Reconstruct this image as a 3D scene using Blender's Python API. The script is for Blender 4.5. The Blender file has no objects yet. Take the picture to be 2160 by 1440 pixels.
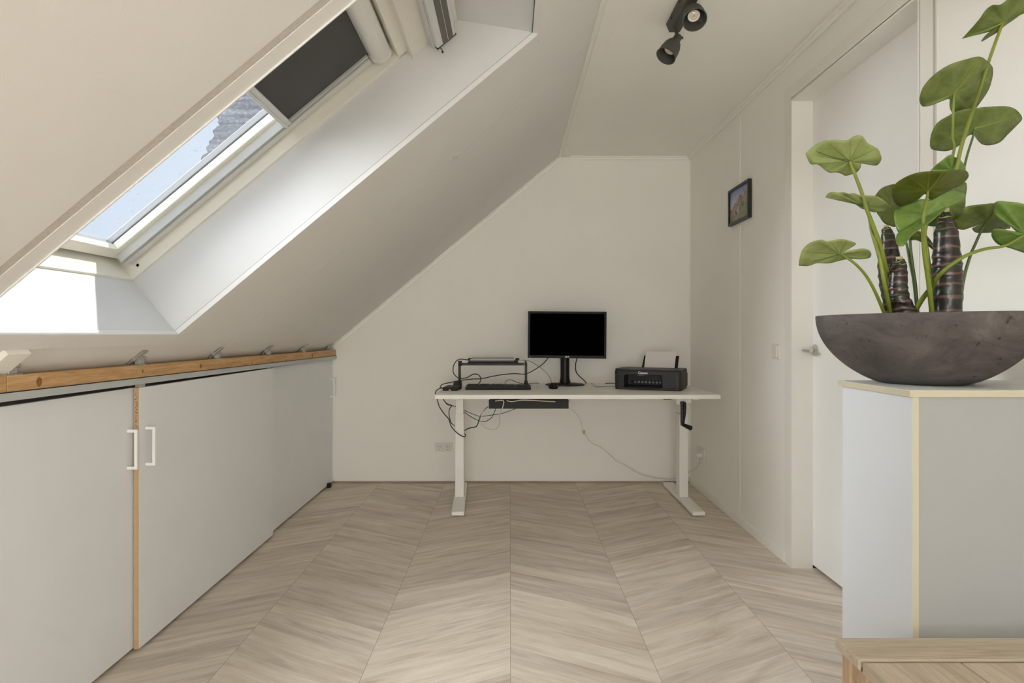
import bpy, bmesh, math, random
from mathutils import Vector, Matrix, noise
random.seed(7)
sc = bpy.context.scene
COL = sc.collection
R = math.radians

# ------------------------------------------------------------------ camera
CZ, F, VX, VY = 1.048, 1320.0, 1075.0, 702.0
cam_d = bpy.data.cameras.new('camera')
cam = bpy.data.objects.new('camera', cam_d)
COL.objects.link(cam)
cam.location = (0, 0, CZ)
cam.rotation_euler = (R(90), 0, 0)
cam_d.sensor_width = 36.0
cam_d.lens = 36.0 * F / 2160.0
cam_d.shift_x = 5 / 2160
cam_d.shift_y = -18 / 2160
cam_d.clip_start = 0.02
sc.camera = cam

# ------------------------------------------------------------------ view, world, lights
sc.view_settings.view_transform = 'Standard'
sc.view_settings.look = 'None'
sc.view_settings.exposure = 0.0
sc.view_settings.gamma = 1.0
sc.view_settings.use_curve_mapping = False
sc.cycles.max_bounces = 12
sc.cycles.diffuse_bounces = 8
sc.cycles.transparent_max_bounces = 16
sc.cycles.use_denoising = True

w = bpy.data.worlds.new('world'); sc.world = w; w.use_nodes = True
nt = w.node_tree; nt.nodes.clear()
wo = nt.nodes.new('ShaderNodeOutputWorld'); bg = nt.nodes.new('ShaderNodeBackground')
tc = nt.nodes.new('ShaderNodeTexCoord'); nz = nt.nodes.new('ShaderNodeTexNoise'); cr = nt.nodes.new('ShaderNodeValToRGB')
nz.inputs['Scale'].default_value = 2.2; nz.inputs['Detail'].default_value = 5
cr.color_ramp.elements[0].position = .35; cr.color_ramp.elements[0].color = (.62, .73, .89, 1)
cr.color_ramp.elements[1].position = .7; cr.color_ramp.elements[1].color = (.78, .85, .94, 1)
nt.links.new(tc.outputs['Generated'], nz.inputs['Vector']); nt.links.new(nz.outputs['Fac'], cr.inputs['Fac'])
nt.links.new(cr.outputs['Color'], bg.inputs['Color']); nt.links.new(bg.outputs[0], wo.inputs['Surface'])
bg.inputs['Strength'].default_value = 1.12

def light(name, kind, loc, direction, energy, color, size=None, size_y=None, angle=None):
    d = bpy.data.lights.new(name, kind); o = bpy.data.objects.new(name, d); COL.objects.link(o)
    o.location = loc; o.rotation_euler = Vector(direction).to_track_quat('-Z', 'Y').to_euler()
    d.energy = energy; d.color = color
    if size: d.shape = 'RECTANGLE'; d.size = size; d.size_y = size_y
    if angle: d.angle = angle
    return o
# sun: high over the ridge from the right, far side
light('sun', 'SUN', (4, 4, 6), (-1.34, -0.94, -2.46), 3.8, (1, .96, .90), angle=R(.5))
# added fill suns, window side: low for the right wall, high for the floor
light('fill_sun_low', 'SUN', (-6, 1, 3), (.95, .12, -.20), 11.5, (.93, .97, 1.0), angle=R(48))
light('fill_sun_high', 'SUN', (-4, 1, 6), (.62, .14, -.73), 5.6, (.93, .97, 1.0), angle=R(48))
# area fill lights added at the unseen rear window and second roof window
light('rear_window_fill', 'AREA', (-.175, -4.66, .75), (0.10, 1, 0.14), 72, (1.0, 1.0, .99), 1.24, 1.28)
light('second_roof_window_fill', 'AREA', (-.95, -2.05, 1.92), (.60, .75, -.30), 98, (.94, .975, 1.0), 1.1, 1.2)

# ------------------------------------------------------------------ materials
def mat(name, col, rough=.5, metal=0.0, bump=0.0, bscale=200, var=0.0, vscale=6, spec=.5, coat=0.0, emis=None):
    m = bpy.data.materials.new(name); m.use_nodes = True
    n = m.node_tree.nodes; l = m.node_tree.links; b = n['Principled BSDF']
    b.inputs['Base Color'].default_value = (*col, 1)
    b.inputs['Roughness'].default_value = rough; b.inputs['Metallic'].default_value = metal
    b.inputs['Specular IOR Level'].default_value = spec
    b.inputs['Coat Weight'].default_value = coat
    t = n.new('ShaderNodeTexCoord')
    a = n.new('ShaderNodeTexNoise'); a.inputs['Scale'].default_value = vscale; a.inputs['Detail'].default_value = 4
    l.new(t.outputs['Object'], a.inputs['Vector'])
    r = n.new('ShaderNodeValToRGB')
    v = max(var, .01)
    r.color_ramp.elements[0].position = .3; r.color_ramp.elements[1].position = .7
    r.color_ramp.elements[0].color = (*[c * (1 - v) for c in col], 1)
    r.color_ramp.elements[1].color = (*[min(1, c * (1 + v)) for c in col], 1)
    l.new(a.outputs['Fac'], r.inputs['Fac']); l.new(r.outputs['Color'], b.inputs['Base Color'])
    if bump:
        q = n.new('ShaderNodeTexNoise'); q.inputs['Scale'].default_value = bscale; q.inputs['Detail'].default_value = 3
        l.new(t.outputs['Object'], q.inputs['Vector'])
        bp = n.new('ShaderNodeBump'); bp.inputs['Strength'].default_value = bump; bp.inputs['Distance'].default_value = .002
        l.new(q.outputs['Fac'], bp.inputs['Height']); l.new(bp.outputs['Normal'], b.inputs['Normal'])
    if emis:
        b.inputs['Emission Color'].default_value = (*emis[0], 1); b.inputs['Emission Strength'].default_value = emis[1]
    return m

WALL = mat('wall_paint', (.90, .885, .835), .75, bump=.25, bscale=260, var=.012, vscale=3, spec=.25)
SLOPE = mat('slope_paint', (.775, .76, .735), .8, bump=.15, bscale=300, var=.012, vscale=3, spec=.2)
TRIMW = mat('trim_paint', (.90, .885, .835), .6, spec=.3)
REVEAL = mat('reveal_laminate', (.70, .705, .71), .5, spec=.3)
FRAMEW = mat('window_wood_white', (.83, .81, .73), .4)
DOORW = mat('laminate_white', (.80, .815, .84), .55, bump=.05, bscale=400, spec=.3)
ROOMDOOR = mat('room_door_white', (.90, .89, .865), .5, spec=.35)
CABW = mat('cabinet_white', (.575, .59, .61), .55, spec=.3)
CABFR = mat('cabinet_panel_shaded', (.34, .343, .34), .6, bump=.1, bscale=500, spec=.25)  # white front panel, its shaded side put into a darker colour
CREAM = mat('cream_edge', (.50, .455, .33), .5)
GREYP = mat('door_track_grey', (.50, .515, .52), .5)
ZINC = mat('galvanised_grey', (.46, .45, .42), .5, metal=.35)
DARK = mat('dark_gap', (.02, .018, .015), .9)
DESKW = mat('desk_white', (.88, .87, .82), .4, var=.012)
BLK = mat('black_plastic', (.011, .011, .011), .42, bump=.05, spec=.3)
BLKM = mat('black_matte', (.022, .021, .02), .65, bump=.1)
PRN = mat('printer_black', (.022, .0215, .021), .5, bump=.15, bscale=600)
SCREEN = mat('screen_black', (.0008, .0008, .0008), .5, spec=.0)
SILVER = mat('silver_aluminium', (.36, .35, .33), .45, metal=.5)
ALU = mat('blind_aluminium', (.66, .67, .66), .4, metal=.25)
LAMP = mat('lamp_dark_grey', (.075, .073, .062), .6)
LAMPIN = mat('lamp_inside', (.03, .03, .028), .6)
CHROME = mat('brushed_nickel', (.62, .61, .58), .3, metal=.8)
PAPER = mat('paper', (.78, .74, .74), .8)
WPL = mat('white_plastic', (.78, .765, .71), .35)
CABLEB = mat('black_cable', (.02, .02, .02), .5)
CABLEW = mat('white_cable', (.70, .67, .58), .5)
CABLEG = mat('grey_cable', (.25, .24, .20), .5)
LOGO = mat('white_print', (.75, .75, .75), .5)
KEYM = mat('key_black', (.03, .03, .03), .55)
SOIL = mat('soil_moss', (.03, .03, .015), .95, bump=1, bscale=80, var=.5, vscale=60)
MDF = mat('mdf_edge', (.52, .345, .19), .8, bump=.2, bscale=300, var=.06, vscale=40)
INK = mat('ink', (.12, .08, .05), .8)
FABRIC = mat('blackout_fabric', (.075, .075, .076), .85, bump=.2, bscale=500, var=.05)
CLAD = mat('outer_cladding', (.30, .30, .31), .5)
ROOFO = mat('roof_outer', (.10, .085, .07), .9)
BARK_DUMMY = None

def nodes_of(name, rough=.5, spec=.4):
    m = bpy.data.materials.new(name); m.use_nodes = True
    n = m.node_tree.nodes; l = m.node_tree.links; b = n['Principled BSDF']
    b.inputs['Roughness'].default_value = rough; b.inputs['Specular IOR Level'].default_value = spec
    return m, n, l, b
def math_n(n, l, op, a, b=None, c=None):
    x = n.new('ShaderNodeMath'); x.operation = op
    for i, v in enumerate((a, b, c)):
        if v is None: continue
        if isinstance(v, (int, float)): x.inputs[i].default_value = v
        else: l.new(v, x.inputs[i])
    return x.outputs[0]
def ramp(n, l, fac, stops):
    r = n.new('ShaderNodeValToRGB'); e = r.color_ramp.elements
    e[0].position, e[0].color = stops[0][0], (*stops[0][1], 1)
    e[1].position, e[1].color = stops[-1][0], (*stops[-1][1], 1)
    for p, c in stops[1:-1]:
        q = e.new(p); q.color = (*c, 1)
    l.new(fac, r.inputs['Fac']); return r.outputs['Color']
def mixc(n, l, fac, a, b, mode='MIX'):
    x = n.new('ShaderNodeMix'); x.data_type = 'RGBA'; x.blend_type = mode
    for s, v in ((x.inputs[0], fac), (x.inputs[6], a), (x.inputs[7], b)):
        if isinstance(v, (int, float)): s.default_value = v
        elif isinstance(v, tuple): s.default_value = (*v, 1)
        else: l.new(v, s)
    return x.outputs[2]

def floor_material():
    m, n, l, b = nodes_of('chevron_laminate', .48, .35)
    g = n.new('ShaderNodeNewGeometry'); sx = n.new('ShaderNodeSeparateXYZ'); l.new(g.outputs['Position'], sx.inputs[0])
    W, P = .4545, .095
    xs = math_n(n, l, 'SUBTRACT', sx.outputs[0], .003)
    xl = math_n(n, l, 'PINGPONG', xs, W)
    colf = math_n(n, l, 'DIVIDE', xs, W); col = math_n(n, l, 'FLOOR', colf)
    off = math_n(n, l, 'MULTIPLY', col, .031)
    t = math_n(n, l, 'MULTIPLY_ADD', xl, .533, sx.outputs[1])
    tp = math_n(n, l, 'DIVIDE', math_n(n, l, 'ADD', t, off), P)
    idx = math_n(n, l, 'FLOOR', tp); fr = math_n(n, l, 'FRACT', tp)
    cv = n.new('ShaderNodeCombineXYZ'); l.new(idx, cv.inputs[0]); l.new(col, cv.inputs[1])
    wn = n.new('ShaderNodeTexWhiteNoise'); wn.noise_dimensions = '3D'; l.new(cv.outputs[0], wn.inputs['Vector'])
    # grain: long along the strip
    gv = n.new('ShaderNodeCombineXYZ')
    l.new(math_n(n, l, 'MULTIPLY', xl, 1.6), gv.inputs[0])
    l.new(math_n(n, l, 'MULTIPLY', t, 10.5), gv.inputs[1])
    l.new(math_n(n, l, 'ADD', math_n(n, l, 'MULTIPLY', wn.outputs['Value'], 37.0), math_n(n, l, 'MULTIPLY', col, 11.3)), gv.inputs[2])
    n1 = n.new('ShaderNodeTexNoise'); n1.inputs['Scale'].default_value = 1.7; n1.inputs['Detail'].default_value = 6; n1.inputs['Roughness'].default_value = .62; n1.inputs['Distortion'].default_value = .6
    l.new(gv.outputs[0], n1.inputs['Vector'])
    gv2 = n.new('ShaderNodeCombineXYZ')
    l.new(math_n(n, l, 'MULTIPLY', xl, 6.0), gv2.inputs[0]); l.new(math_n(n, l, 'MULTIPLY', t, 110.0), gv2.inputs[1]); l.new(wn.outputs['Value'], gv2.inputs[2])
    n2 = n.new('ShaderNodeTexNoise'); n2.inputs['Scale'].default_value = 1.5; n2.inputs['Detail'].default_value = 3; l.new(gv2.outputs[0], n2.inputs['Vector'])
    gv3 = n.new('ShaderNodeCombineXYZ')
    l.new(math_n(n, l, 'MULTIPLY', xl, 3.5), gv3.inputs[0]); l.new(math_n(n, l, 'MULTIPLY', t, 17.0), gv3.inputs[1]); l.new(math_n(n, l, 'MULTIPLY', wn.outputs['Value'], 91.0), gv3.inputs[2])
    n3 = n.new('ShaderNodeTexNoise'); n3.inputs['Scale'].default_value = 1.2; n3.inputs['Detail'].default_value = 3; l.new(gv3.outputs[0], n3.inputs['Vector'])
    base = ramp(n, l, n1.outputs['Fac'], [(.28, (.50, .405, .32)), (.42, (.625, .54, .45)), (.56, (.715, .635, .545)), (.74, (.785, .715, .635))])
    fine = ramp(n, l, n2.outputs['Fac'], [(.3, (.93, .925, .92)), (.6, (1.03, 1.03, 1.03))])
    c = mixc(n, l, 1.0, base, fine, 'MULTIPLY')
    swirl = ramp(n, l, n3.outputs['Fac'], [(.33, (.80, .78, .77)), (.42, (1, 1, 1))])
    c = mixc(n, l, .6, c, swirl, 'MULTIPLY')
    tone = ramp(n, l, wn.outputs['Value'], [(0, (.89, .885, .885)), (.5, (1.0, .99, .98)), (1, (1.08, 1.08, 1.07))])
    c = mixc(n, l, 1.0, c, tone, 'MULTIPLY')
    # seams: thin between strips, a touch stronger between columns
    s1 = math_n(n, l, 'LESS_THAN', math_n(n, l, 'MINIMUM', fr, math_n(n, l, 'SUBTRACT', 1.0, fr)), .0065)
    cf = math_n(n, l, 'FRACT', colf)
    s2 = math_n(n, l, 'LESS_THAN', math_n(n, l, 'MINIMUM', cf, math_n(n, l, 'SUBTRACT', 1.0, cf)), .0022)
    c = mixc(n, l, math_n(n, l, 'MULTIPLY', s1, .22), c, (.2, .15, .11))
    c = mixc(n, l, math_n(n, l, 'MULTIPLY', s2, .6), c, (.16, .12, .09))
    l.new(c, b.inputs['Base Color'])
    bp = n.new('ShaderNodeBump'); bp.inputs['Strength'].default_value = .12; bp.inputs['Distance'].default_value = .001
    l.new(n2.outputs['Fac'], bp.inputs['Height']); l.new(bp.outputs['Normal'], b.inputs['Normal'])
    return m
FLOORM = floor_material()

def wood(name, axis, c0, c1, scale=3.0, knots=False, rough=.65, stretch=14):
    m, n, l, b = nodes_of(name, rough, .25)
    t = n.new('ShaderNodeTexCoord'); mp = n.new('ShaderNodeMapping')
    s = [stretch] * 3; s[axis] = 1.0
    mp.inputs['Scale'].default_value = s; l.new(t.outputs['Object'], mp.inputs['Vector'])
    a = n.new('ShaderNodeTexNoise'); a.inputs['Scale'].default_value = scale; a.inputs['Detail'].default_value = 6; a.inputs['Distortion'].default_value = .8
    l.new(mp.outputs[0], a.inputs['Vector'])
    c = ramp(n, l, a.outputs['Fac'], [(.3, c0), (.5, tuple((p + q) / 2 for p, q in zip(c0, c1))), (.68, c1)])
    a2 = n.new('ShaderNodeTexNoise'); a2.inputs['Scale'].default_value = scale * 6; a2.inputs['Detail'].default_value = 3
    l.new(mp.outputs[0], a2.inputs['Vector'])
    f = ramp(n, l, a2.outputs['Fac'], [(.35, (.88, .87, .85)), (.6, (1.03, 1.03, 1.03))])
    c = mixc(n, l, 1.0, c, f, 'MULTIPLY')
    if knots:
        mp2 = n.new('ShaderNodeMapping'); l.new(t.outputs['Object'], mp2.inputs['Vector'])
        for (ky, kz, kr) in knots:
            d = n.new('ShaderNodeVectorMath'); d.operation = 'DISTANCE'
            g = n.new('ShaderNodeNewGeometry'); s3 = n.new('ShaderNodeSeparateXYZ'); l.new(g.outputs['Position'], s3.inputs[0])
            cb = n.new('ShaderNodeCombineXYZ'); l.new(s3.outputs[1], cb.inputs[1]); l.new(math_n(n, l, 'MULTIPLY', s3.outputs[2], .8), cb.inputs[2])
            l.new(cb.outputs[0], d.inputs[0]); d.inputs[1].default_value = (0, ky, kz * .8)
            q = math_n(n, l, 'DIVIDE', d.outputs['Value'], kr)
            k = ramp(n, l, q, [(0, (.55, .45, .38)), (.55, (.42, .3, .22)), (.8, (.5, .38, .28)), (1, (1, 1, 1))])
            c = mixc(n, l, 1.0, c, k, 'MULTIPLY')
    l.new(c, b.inputs['Base Color'])
    bp = n.new('ShaderNodeBump'); bp.inputs['Strength'].default_value = .2; bp.inputs['Distance'].default_value = .001
    l.new(a2.outputs['Fac'], bp.inputs['Height']); l.new(bp.outputs['Normal'], b.inputs['Normal'])
    return m
PINE = wood('pine_beam', 1, (.50, .29, .13), (.68, .43, .215), 4.0, knots=[(1.615, .922, .011), (2.07, .922, .0055), (2.46, .918, .009), (3.2, .90, .006), (3.4, .898, .007), (3.85, .908, .012), (4.1, .905, .005), (2.95, .905, .006)])
OAKX = wood('oak_along_x', 0, (.42, .345, .26), (.53, .455, .355), 2.5)
OAKY = wood('oak_along_y', 1, (.43, .35, .265), (.56, .48, .38), 2.2)
OAKZ = wood('oak_upright', 2, (.42, .29, .18), (.56, .41, .27), 3.0)
SKIRTW = wood('floor_toned_skirting', 0, (.33, .25, .19), (.46, .37, .29), 3.0)

def glass_mat():
    m, n, l, b = nodes_of('window_glass'); n.remove(b)
    o = n['Material Output']; t = n.new('ShaderNodeBsdfTransparent'); g = n.new('ShaderNodeBsdfGlossy'); mx = n.new('ShaderNodeMixShader'); f = n.new('ShaderNodeFresnel')
    t.inputs['Color'].default_value = (.96, .975, .97, 1); g.inputs['Roughness'].default_value = .02; 
    mx.inputs[0].default_value = .05; n.remove(f); l.new(t.outputs[0], mx.inputs[1]); l.new(g.outputs[0], mx.inputs[2]); l.new(mx.outputs[0], o.inputs['Surface'])
    return m
GLASS = glass_mat()

def drop_glass_mat():
    # the low part of the pane carries dried rain drops: small speckled wet marks
    m, n, l, b = nodes_of('speckled_roof_window_glass'); n.remove(b)
    o = n['Material Output']; t = n.new('ShaderNodeBsdfTransparent'); g = n.new('ShaderNodeBsdfGlossy'); mx = n.new('ShaderNodeMixShader'); f = n.new('ShaderNodeFresnel')
    tcx = n.new('ShaderNodeTexCoord'); mp = n.new('ShaderNodeMapping'); mp.inputs['Scale'].default_value = (1, 1, 1)
    l.new(tcx.outputs['Object'], mp.inputs[0])
    v = n.new('ShaderNodeTexVoronoi'); v.inputs['Scale'].default_value = 38; l.new(mp.outputs[0], v.inputs['Vector'])
    q = n.new('ShaderNodeTexNoise'); q.inputs['Scale'].default_value = 9; l.new(mp.outputs[0], q.inputs['Vector'])
    d = math_n(n, l, 'ADD', v.outputs['Distance'], math_n(n, l, 'MULTIPLY', q.outputs['Fac'], .25))
    c = ramp(n, l, d, [(.17, (.72, .73, .74)), (.22, (.97, .98, .98))])
    l.new(c, t.inputs['Color']); g.inputs['Roughness'].default_value = .02; 
    mx.inputs[0].default_value = .05; n.remove(f); l.new(t.outputs[0], mx.inputs[1]); l.new(g.outputs[0], mx.inputs[2]); l.new(mx.outputs[0], o.inputs['Surface'])
    return m
GLASSD = drop_glass_mat()

def concrete():
    m, n, l, b = nodes_of('brown_grey_concrete', .75, .25)
    t = n.new('ShaderNodeTexCoord')
    a = n.new('ShaderNodeTexNoise'); a.inputs['Scale'].default_value = 7; a.inputs['Detail'].default_value = 8; a.inputs['Roughness'].default_value = .65; a.inputs['Distortion'].default_value = .7
    mp = n.new('ShaderNodeMapping'); mp.inputs['Scale'].default_value = (1, 1, 2.2); mp.inputs['Rotation'].default_value = (0, .4, 0)
    l.new(t.outputs['Object'], mp.inputs[0]); l.new(mp.outputs[0], a.inputs['Vector'])
    c = ramp(n, l, a.outputs['Fac'], [(.28, (.040, .036, .036)), (.45, (.076, .067, .064)), (.58, (.103, .090, .085)), (.75, (.165, .150, .142))])
    p = n.new('ShaderNodeTexNoise'); p.inputs['Scale'].default_value = 70; p.inputs['Detail'].default_value = 2; l.new(t.outputs['Object'], p.inputs['Vector'])
    pc = ramp(n, l, p.outputs['Fac'], [(.27, (.45, .43, .42)), (.34, (1, 1, 1)), (.74, (1, 1, 1)), (.8, (1.5, 1.5, 1.5))])
    c = mixc(n, l, 1.0, c, pc, 'MULTIPLY'); l.new(c, b.inputs['Base Color'])
    bp = n.new('ShaderNodeBump'); bp.inputs['Strength'].default_value = .5; bp.inputs['Distance'].default_value = .003
    l.new(a.outputs['Fac'], bp.inputs['Height']); l.new(bp.outputs['Normal'], b.inputs['Normal'])
    return m
CONC = concrete()

def trunk_mat():
    m, n, l, b = nodes_of('banded_plant_stem', .28, .5)
    t = n.new('ShaderNodeUVMap'); s = n.new('ShaderNodeSeparateXYZ'); l.new(t.outputs[0], s.inputs[0])
    tc2 = n.new('ShaderNodeTexCoord'); q = n.new('ShaderNodeTexNoise'); q.inputs['Scale'].default_value = 26; q.inputs['Detail'].default_value = 3
    l.new(tc2.outputs['Object'], q.inputs['Vector'])
    base = ramp(n, l, q.outputs['Fac'], [(.35, (.014, .008, .008)), (.5, (.022, .012, .012)), (.58, (.014, .03, .012)), (.7, (.03, .06, .02))])
    wob = math_n(n, l, 'MULTIPLY', math_n(n, l, 'SUBTRACT', q.outputs['Fac'], .5), .55)
    ph = math_n(n, l, 'ADD', math_n(n, l, 'MULTIPLY', s.outputs[1], 12.0), wob)
    fr = math_n(n, l, 'FRACT', ph)
    d = math_n(n, l, 'ABSOLUTE', math_n(n, l, 'SUBTRACT', fr, .5))
    band = math_n(n, l, 'LESS_THAN', d, .11)
    up = math_n(n, l, 'GREATER_THAN', s.outputs[1], .80)
    bc = mixc(n, l, up, (.115, .062, .05), (.22, .36, .07))
    top = math_n(n, l, 'LESS_THAN', s.outputs[1], .93)
    c = mixc(n, l, math_n(n, l, 'MULTIPLY', band, top), base, bc); l.new(c, b.inputs['Base Color'])
    bp = n.new('ShaderNodeBump'); bp.inputs['Strength'].default_value = .5; bp.inputs['Distance'].default_value = .003
    l.new(q.outputs['Fac'], bp.inputs['Height']); l.new(bp.outputs['Normal'], b.inputs['Normal'])
    return m
TRUNK = trunk_mat()

def leaf_mat(name, c0, c1, vein, rough=.42):
    m, n, l, b = nodes_of(name, rough, .45)
    t = n.new('ShaderNodeUVMap'); s = n.new('ShaderNodeSeparateXYZ'); l.new(t.outputs[0], s.inputs[0])
    tc2 = n.new('ShaderNodeTexCoord'); q = n.new('ShaderNodeTexNoise'); q.inputs['Scale'].default_value = 30; q.inputs['Detail'].default_value = 6; q.inputs['Roughness'].default_value = .65
    l.new(tc2.outputs['Object'], q.inputs['Vector'])
    base = ramp(n, l, q.outputs['Fac'], [(.32, c0), (.68, c1)])
    # side veins: radial lines fading towards the margin; u runs round the blade, v from the stalk outwards
    ph = math_n(n, l, 'FRACT', math_n(n, l, 'MULTIPLY_ADD', s.outputs[0], 13.0, .5))
    d = math_n(n, l, 'ABSOLUTE', math_n(n, l, 'SUBTRACT', ph, .5))
    wv = math_n(n, l, 'DIVIDE', .035, math_n(n, l, 'ADD', s.outputs[1], .08))
    ln = math_n(n, l, 'LESS_THAN', d, wv)
    fd = math_n(n, l, 'MULTIPLY', ln, math_n(n, l, 'SUBTRACT', .75, math_n(n, l, 'MULTIPLY', s.outputs[1], .6)))
    c = mixc(n, l, fd, base, vein); l.new(c, b.inputs['Base Color'])
    tr = n.new('ShaderNodeBsdfTranslucent'); l.new(c, tr.inputs['Color'])
    mx = n.new('ShaderNodeMixShader'); mx.inputs[0].default_value = .22
    l.new(b.outputs[0], mx.inputs[1]); l.new(tr.outputs[0], mx.inputs[2]); l.new(mx.outputs[0], n['Material Output'].inputs['Surface'])
    bp = n.new('ShaderNodeBump'); bp.inputs['Strength'].default_value = .35; bp.inputs['Distance'].default_value = .003
    l.new(math_n(n, l, 'ADD', q.outputs['Fac'], fd), bp.inputs['Height']); l.new(bp.outputs['Normal'], b.inputs['Normal'])
    return m
LEAF_PALE = leaf_mat('leaf_underside_green', (.245, .30, .095), (.38, .455, .18), (.10, .14, .02), .55)
LEAF_MID = leaf_mat('leaf_mid_green', (.11, .145, .024), (.22, .275, .078), (.20, .26, .06))
LEAF_OLIVE = leaf_mat('leaf_olive_green', (.085, .108, .010), (.13, .16, .018), (.24, .28, .03))
LEAF_BRIGHT = leaf_mat('leaf_bright_green', (.14, .235, .042), (.22, .34, .08), (.26, .38, .13), .3)
STALK = mat('leaf_stalk_green', (.18, .22, .025), .45, var=.3, vscale=9)
STALKD = mat('leaf_stalk_dark_green', (.07, .12, .018), .45, var=.2, vscale=9)
CUT = mat('dry_stalk_tip', (.42, .36, .20), .8)

# ------------------------------------------------------------------ mesh helpers
WL = {}
class MB:
    def __init__(s): s.b = bmesh.new(); s.uv = None
    def face(s, vs):
        try: return s.b.faces.new(vs)
        except ValueError: return None
    def hexa(s, p, bev=0.0, seg=2):
        t = bmesh.new()
        v = [t.verts.new(q) for q in p]
        for f in ((0, 3, 2, 1), (4, 5, 6, 7), (0, 1, 5, 4), (1, 2, 6, 5), (2, 3, 7, 6), (3, 0, 4, 7)): t.faces.new([v[i] for i in f])
        if bev: bmesh.ops.bevel(t, geom=list(t.edges), offset=bev, segments=seg, profile=.5, affect='EDGES')
        s.merge(t); return s
    def merge(s, t):
        bmesh.ops.recalc_face_normals(t, faces=list(t.faces))
        mp = {v: s.b.verts.new(v.co) for v in t.verts}
        for f in t.faces: s.face([mp[v] for v in f.verts])
        t.free()
    def box(s, x0, x1, y0, y1, z0, z1, bev=0.0, seg=2, M=None):
        p = [(x0, y0, z0), (x1, y0, z0), (x1, y1, z0), (x0, y1, z0), (x0, y0, z1), (x1, y0, z1), (x1, y1, z1), (x0, y1, z1)]
        if M: p = [M @ Vector(q) for q in p]
        return s.hexa(p, bev, seg)
    def prism(s, poly, fn, h0, h1, bev=0.0, seg=2):
        t = bmesh.new()
        a = [t.verts.new(fn(u, v, h0)) for u, v in poly]; c = [t.verts.new(fn(u, v, h1)) for u, v in poly]
        t.faces.new(a); t.faces.new(list(reversed(c)))
        for i in range(len(poly)):
            j = (i + 1) % len(poly); t.faces.new([a[i], c[i], c[j], a[j]])
        bmesh.ops.recalc_face_normals(t, faces=list(t.faces))
        if bev: bmesh.ops.bevel(t, geom=[e for e in t.edges if e.calc_face_angle(0) > .6], offset=bev, segments=seg, profile=.5, affect='EDGES')
        s.merge(t); return s
    def tube(s, pts, r, seg=8, cap=True, smooth=0, rs=None):
        pts = [Vector(p) for p in pts]
        if smooth: 
            pts, rs = crom(pts, smooth, rs)
        n = len(pts); rings = []
        ref = Vector((0, 0, 1)); prev = None
        for i, p in enumerate(pts):
            d = (pts[min(i + 1, n - 1)] - pts[max(i - 1, 0)]).normalized()
            if prev is None:
                u = d.cross(ref)
                if u.length < .05: u = d.cross(Vector((1, 0, 0)))
            else: u = prev - d * prev.dot(d)
            u.normalize(); prev = u; v = d.cross(u)
            rr = rs[i] if rs else r
            rings.append([s.b.verts.new(p + (u * math.cos(a) + v * math.sin(a)) * rr) for a in [2 * math.pi * k / seg for k in range(seg)]])
        for i in range(n - 1):
            for k in range(seg): s.face([rings[i][k], rings[i][(k + 1) % seg], rings[i + 1][(k + 1) % seg], rings[i + 1][k]])
        if cap:
            s.face(list(reversed(rings[0]))); s.face(rings[-1])
        return s
    def lathe(s, prof, c, axis=(0, 0, 1), seg=32, squash=1.0, capt=False, capb=False):
        # prof: (radius, height) pairs along axis from c
        ax = Vector(axis).normalized(); q = Vector((0, 0, 1)).rotation_difference(ax); c = Vector(c); rings = []
        for r, h in prof:
            rings.append([s.b.verts.new(c + q @ Vector((r * math.cos(a), r * squash * math.sin(a), h))) for a in [2 * math.pi * k / seg for k in range(seg)]])
        for i in range(len(rings) - 1):
            for k in range(seg): s.face([rings[i][k], rings[i][(k + 1) % seg], rings[i + 1][(k + 1) % seg], rings[i + 1][k]])
        if capb: s.face(list(reversed(rings[0])))
        if capt: s.face(rings[-1])
        return s
    def build(s, name, material, parent=None, smooth=False, origin=None, **kw):
        b = s.b
        bmesh.ops.recalc_face_normals(b, faces=list(b.faces)) if not kw.pop('keep', False) else None
        co = [v.co for v in b.verts]
        lo = Vector([min(c[i] for c in co) for i in range(3)]); hi = Vector([max(c[i] for c in co) for i in range(3)])
        if origin is None:
            origin = (lo + hi) / 2
            if parent is None: origin.z = lo.z
        origin = Vector(origin)
        for v in b.verts: v.co -= origin
        if smooth:
            for f in b.faces: f.smooth = True
            for e in b.edges:
                if e.calc_face_angle(0) > .7: e.smooth = False
        me = bpy.data.meshes.new(name); b.to_mesh(me); b.free()
        me.materials.append(material)
        o = bpy.data.objects.new(name, me); COL.objects.link(o)
        if parent is not None:
            o.parent = parent; o.location = origin - WL[parent]
        else: o.location = origin
        WL[o] = origin
        return o
def crom(pts, k, rs=None):
    out = []; ro = [] if rs else None; n = len(pts)
    for i in range(n - 1):
        p0, p1, p2, p3 = pts[max(i - 1, 0)], pts[i], pts[i + 1], pts[min(i + 2, n - 1)]
        for j in range(k):
            t = j / k
            out.append(.5 * ((2 * p1) + (p2 - p0) * t + (2 * p0 - 5 * p1 + 4 * p2 - p3) * t * t + (3 * p1 - p0 - 3 * p2 + p3) * t ** 3))
            if rs: ro.append(rs[i] * (1 - t) + rs[i + 1] * t)
    out.append(pts[-1])
    if rs: ro.append(rs[-1])
    return out, ro
def empty(name, loc):
    o = bpy.data.objects.new(name, None); COL.objects.link(o); o.location = loc; o.empty_display_size = .05
    WL[o] = Vector(loc); return o
def tag(o, label, cat, group=None):
    o['label'] = label; o['category'] = cat
    if group: o['group'] = group
    return o
def struct(o): o['kind'] = 'structure'; return o
def plabel(o, t): o['label'] = t; return o
def P(px, py, Y): return Vector(((px - VX) * Y / F, Y, CZ - (py - VY) * Y / F))
def copy_tree(o, parent=None):
    c = o.copy(); COL.objects.link(c); c.parent = parent
    for ch in list(o.children): copy_tree(ch, c)
    return c
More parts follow.
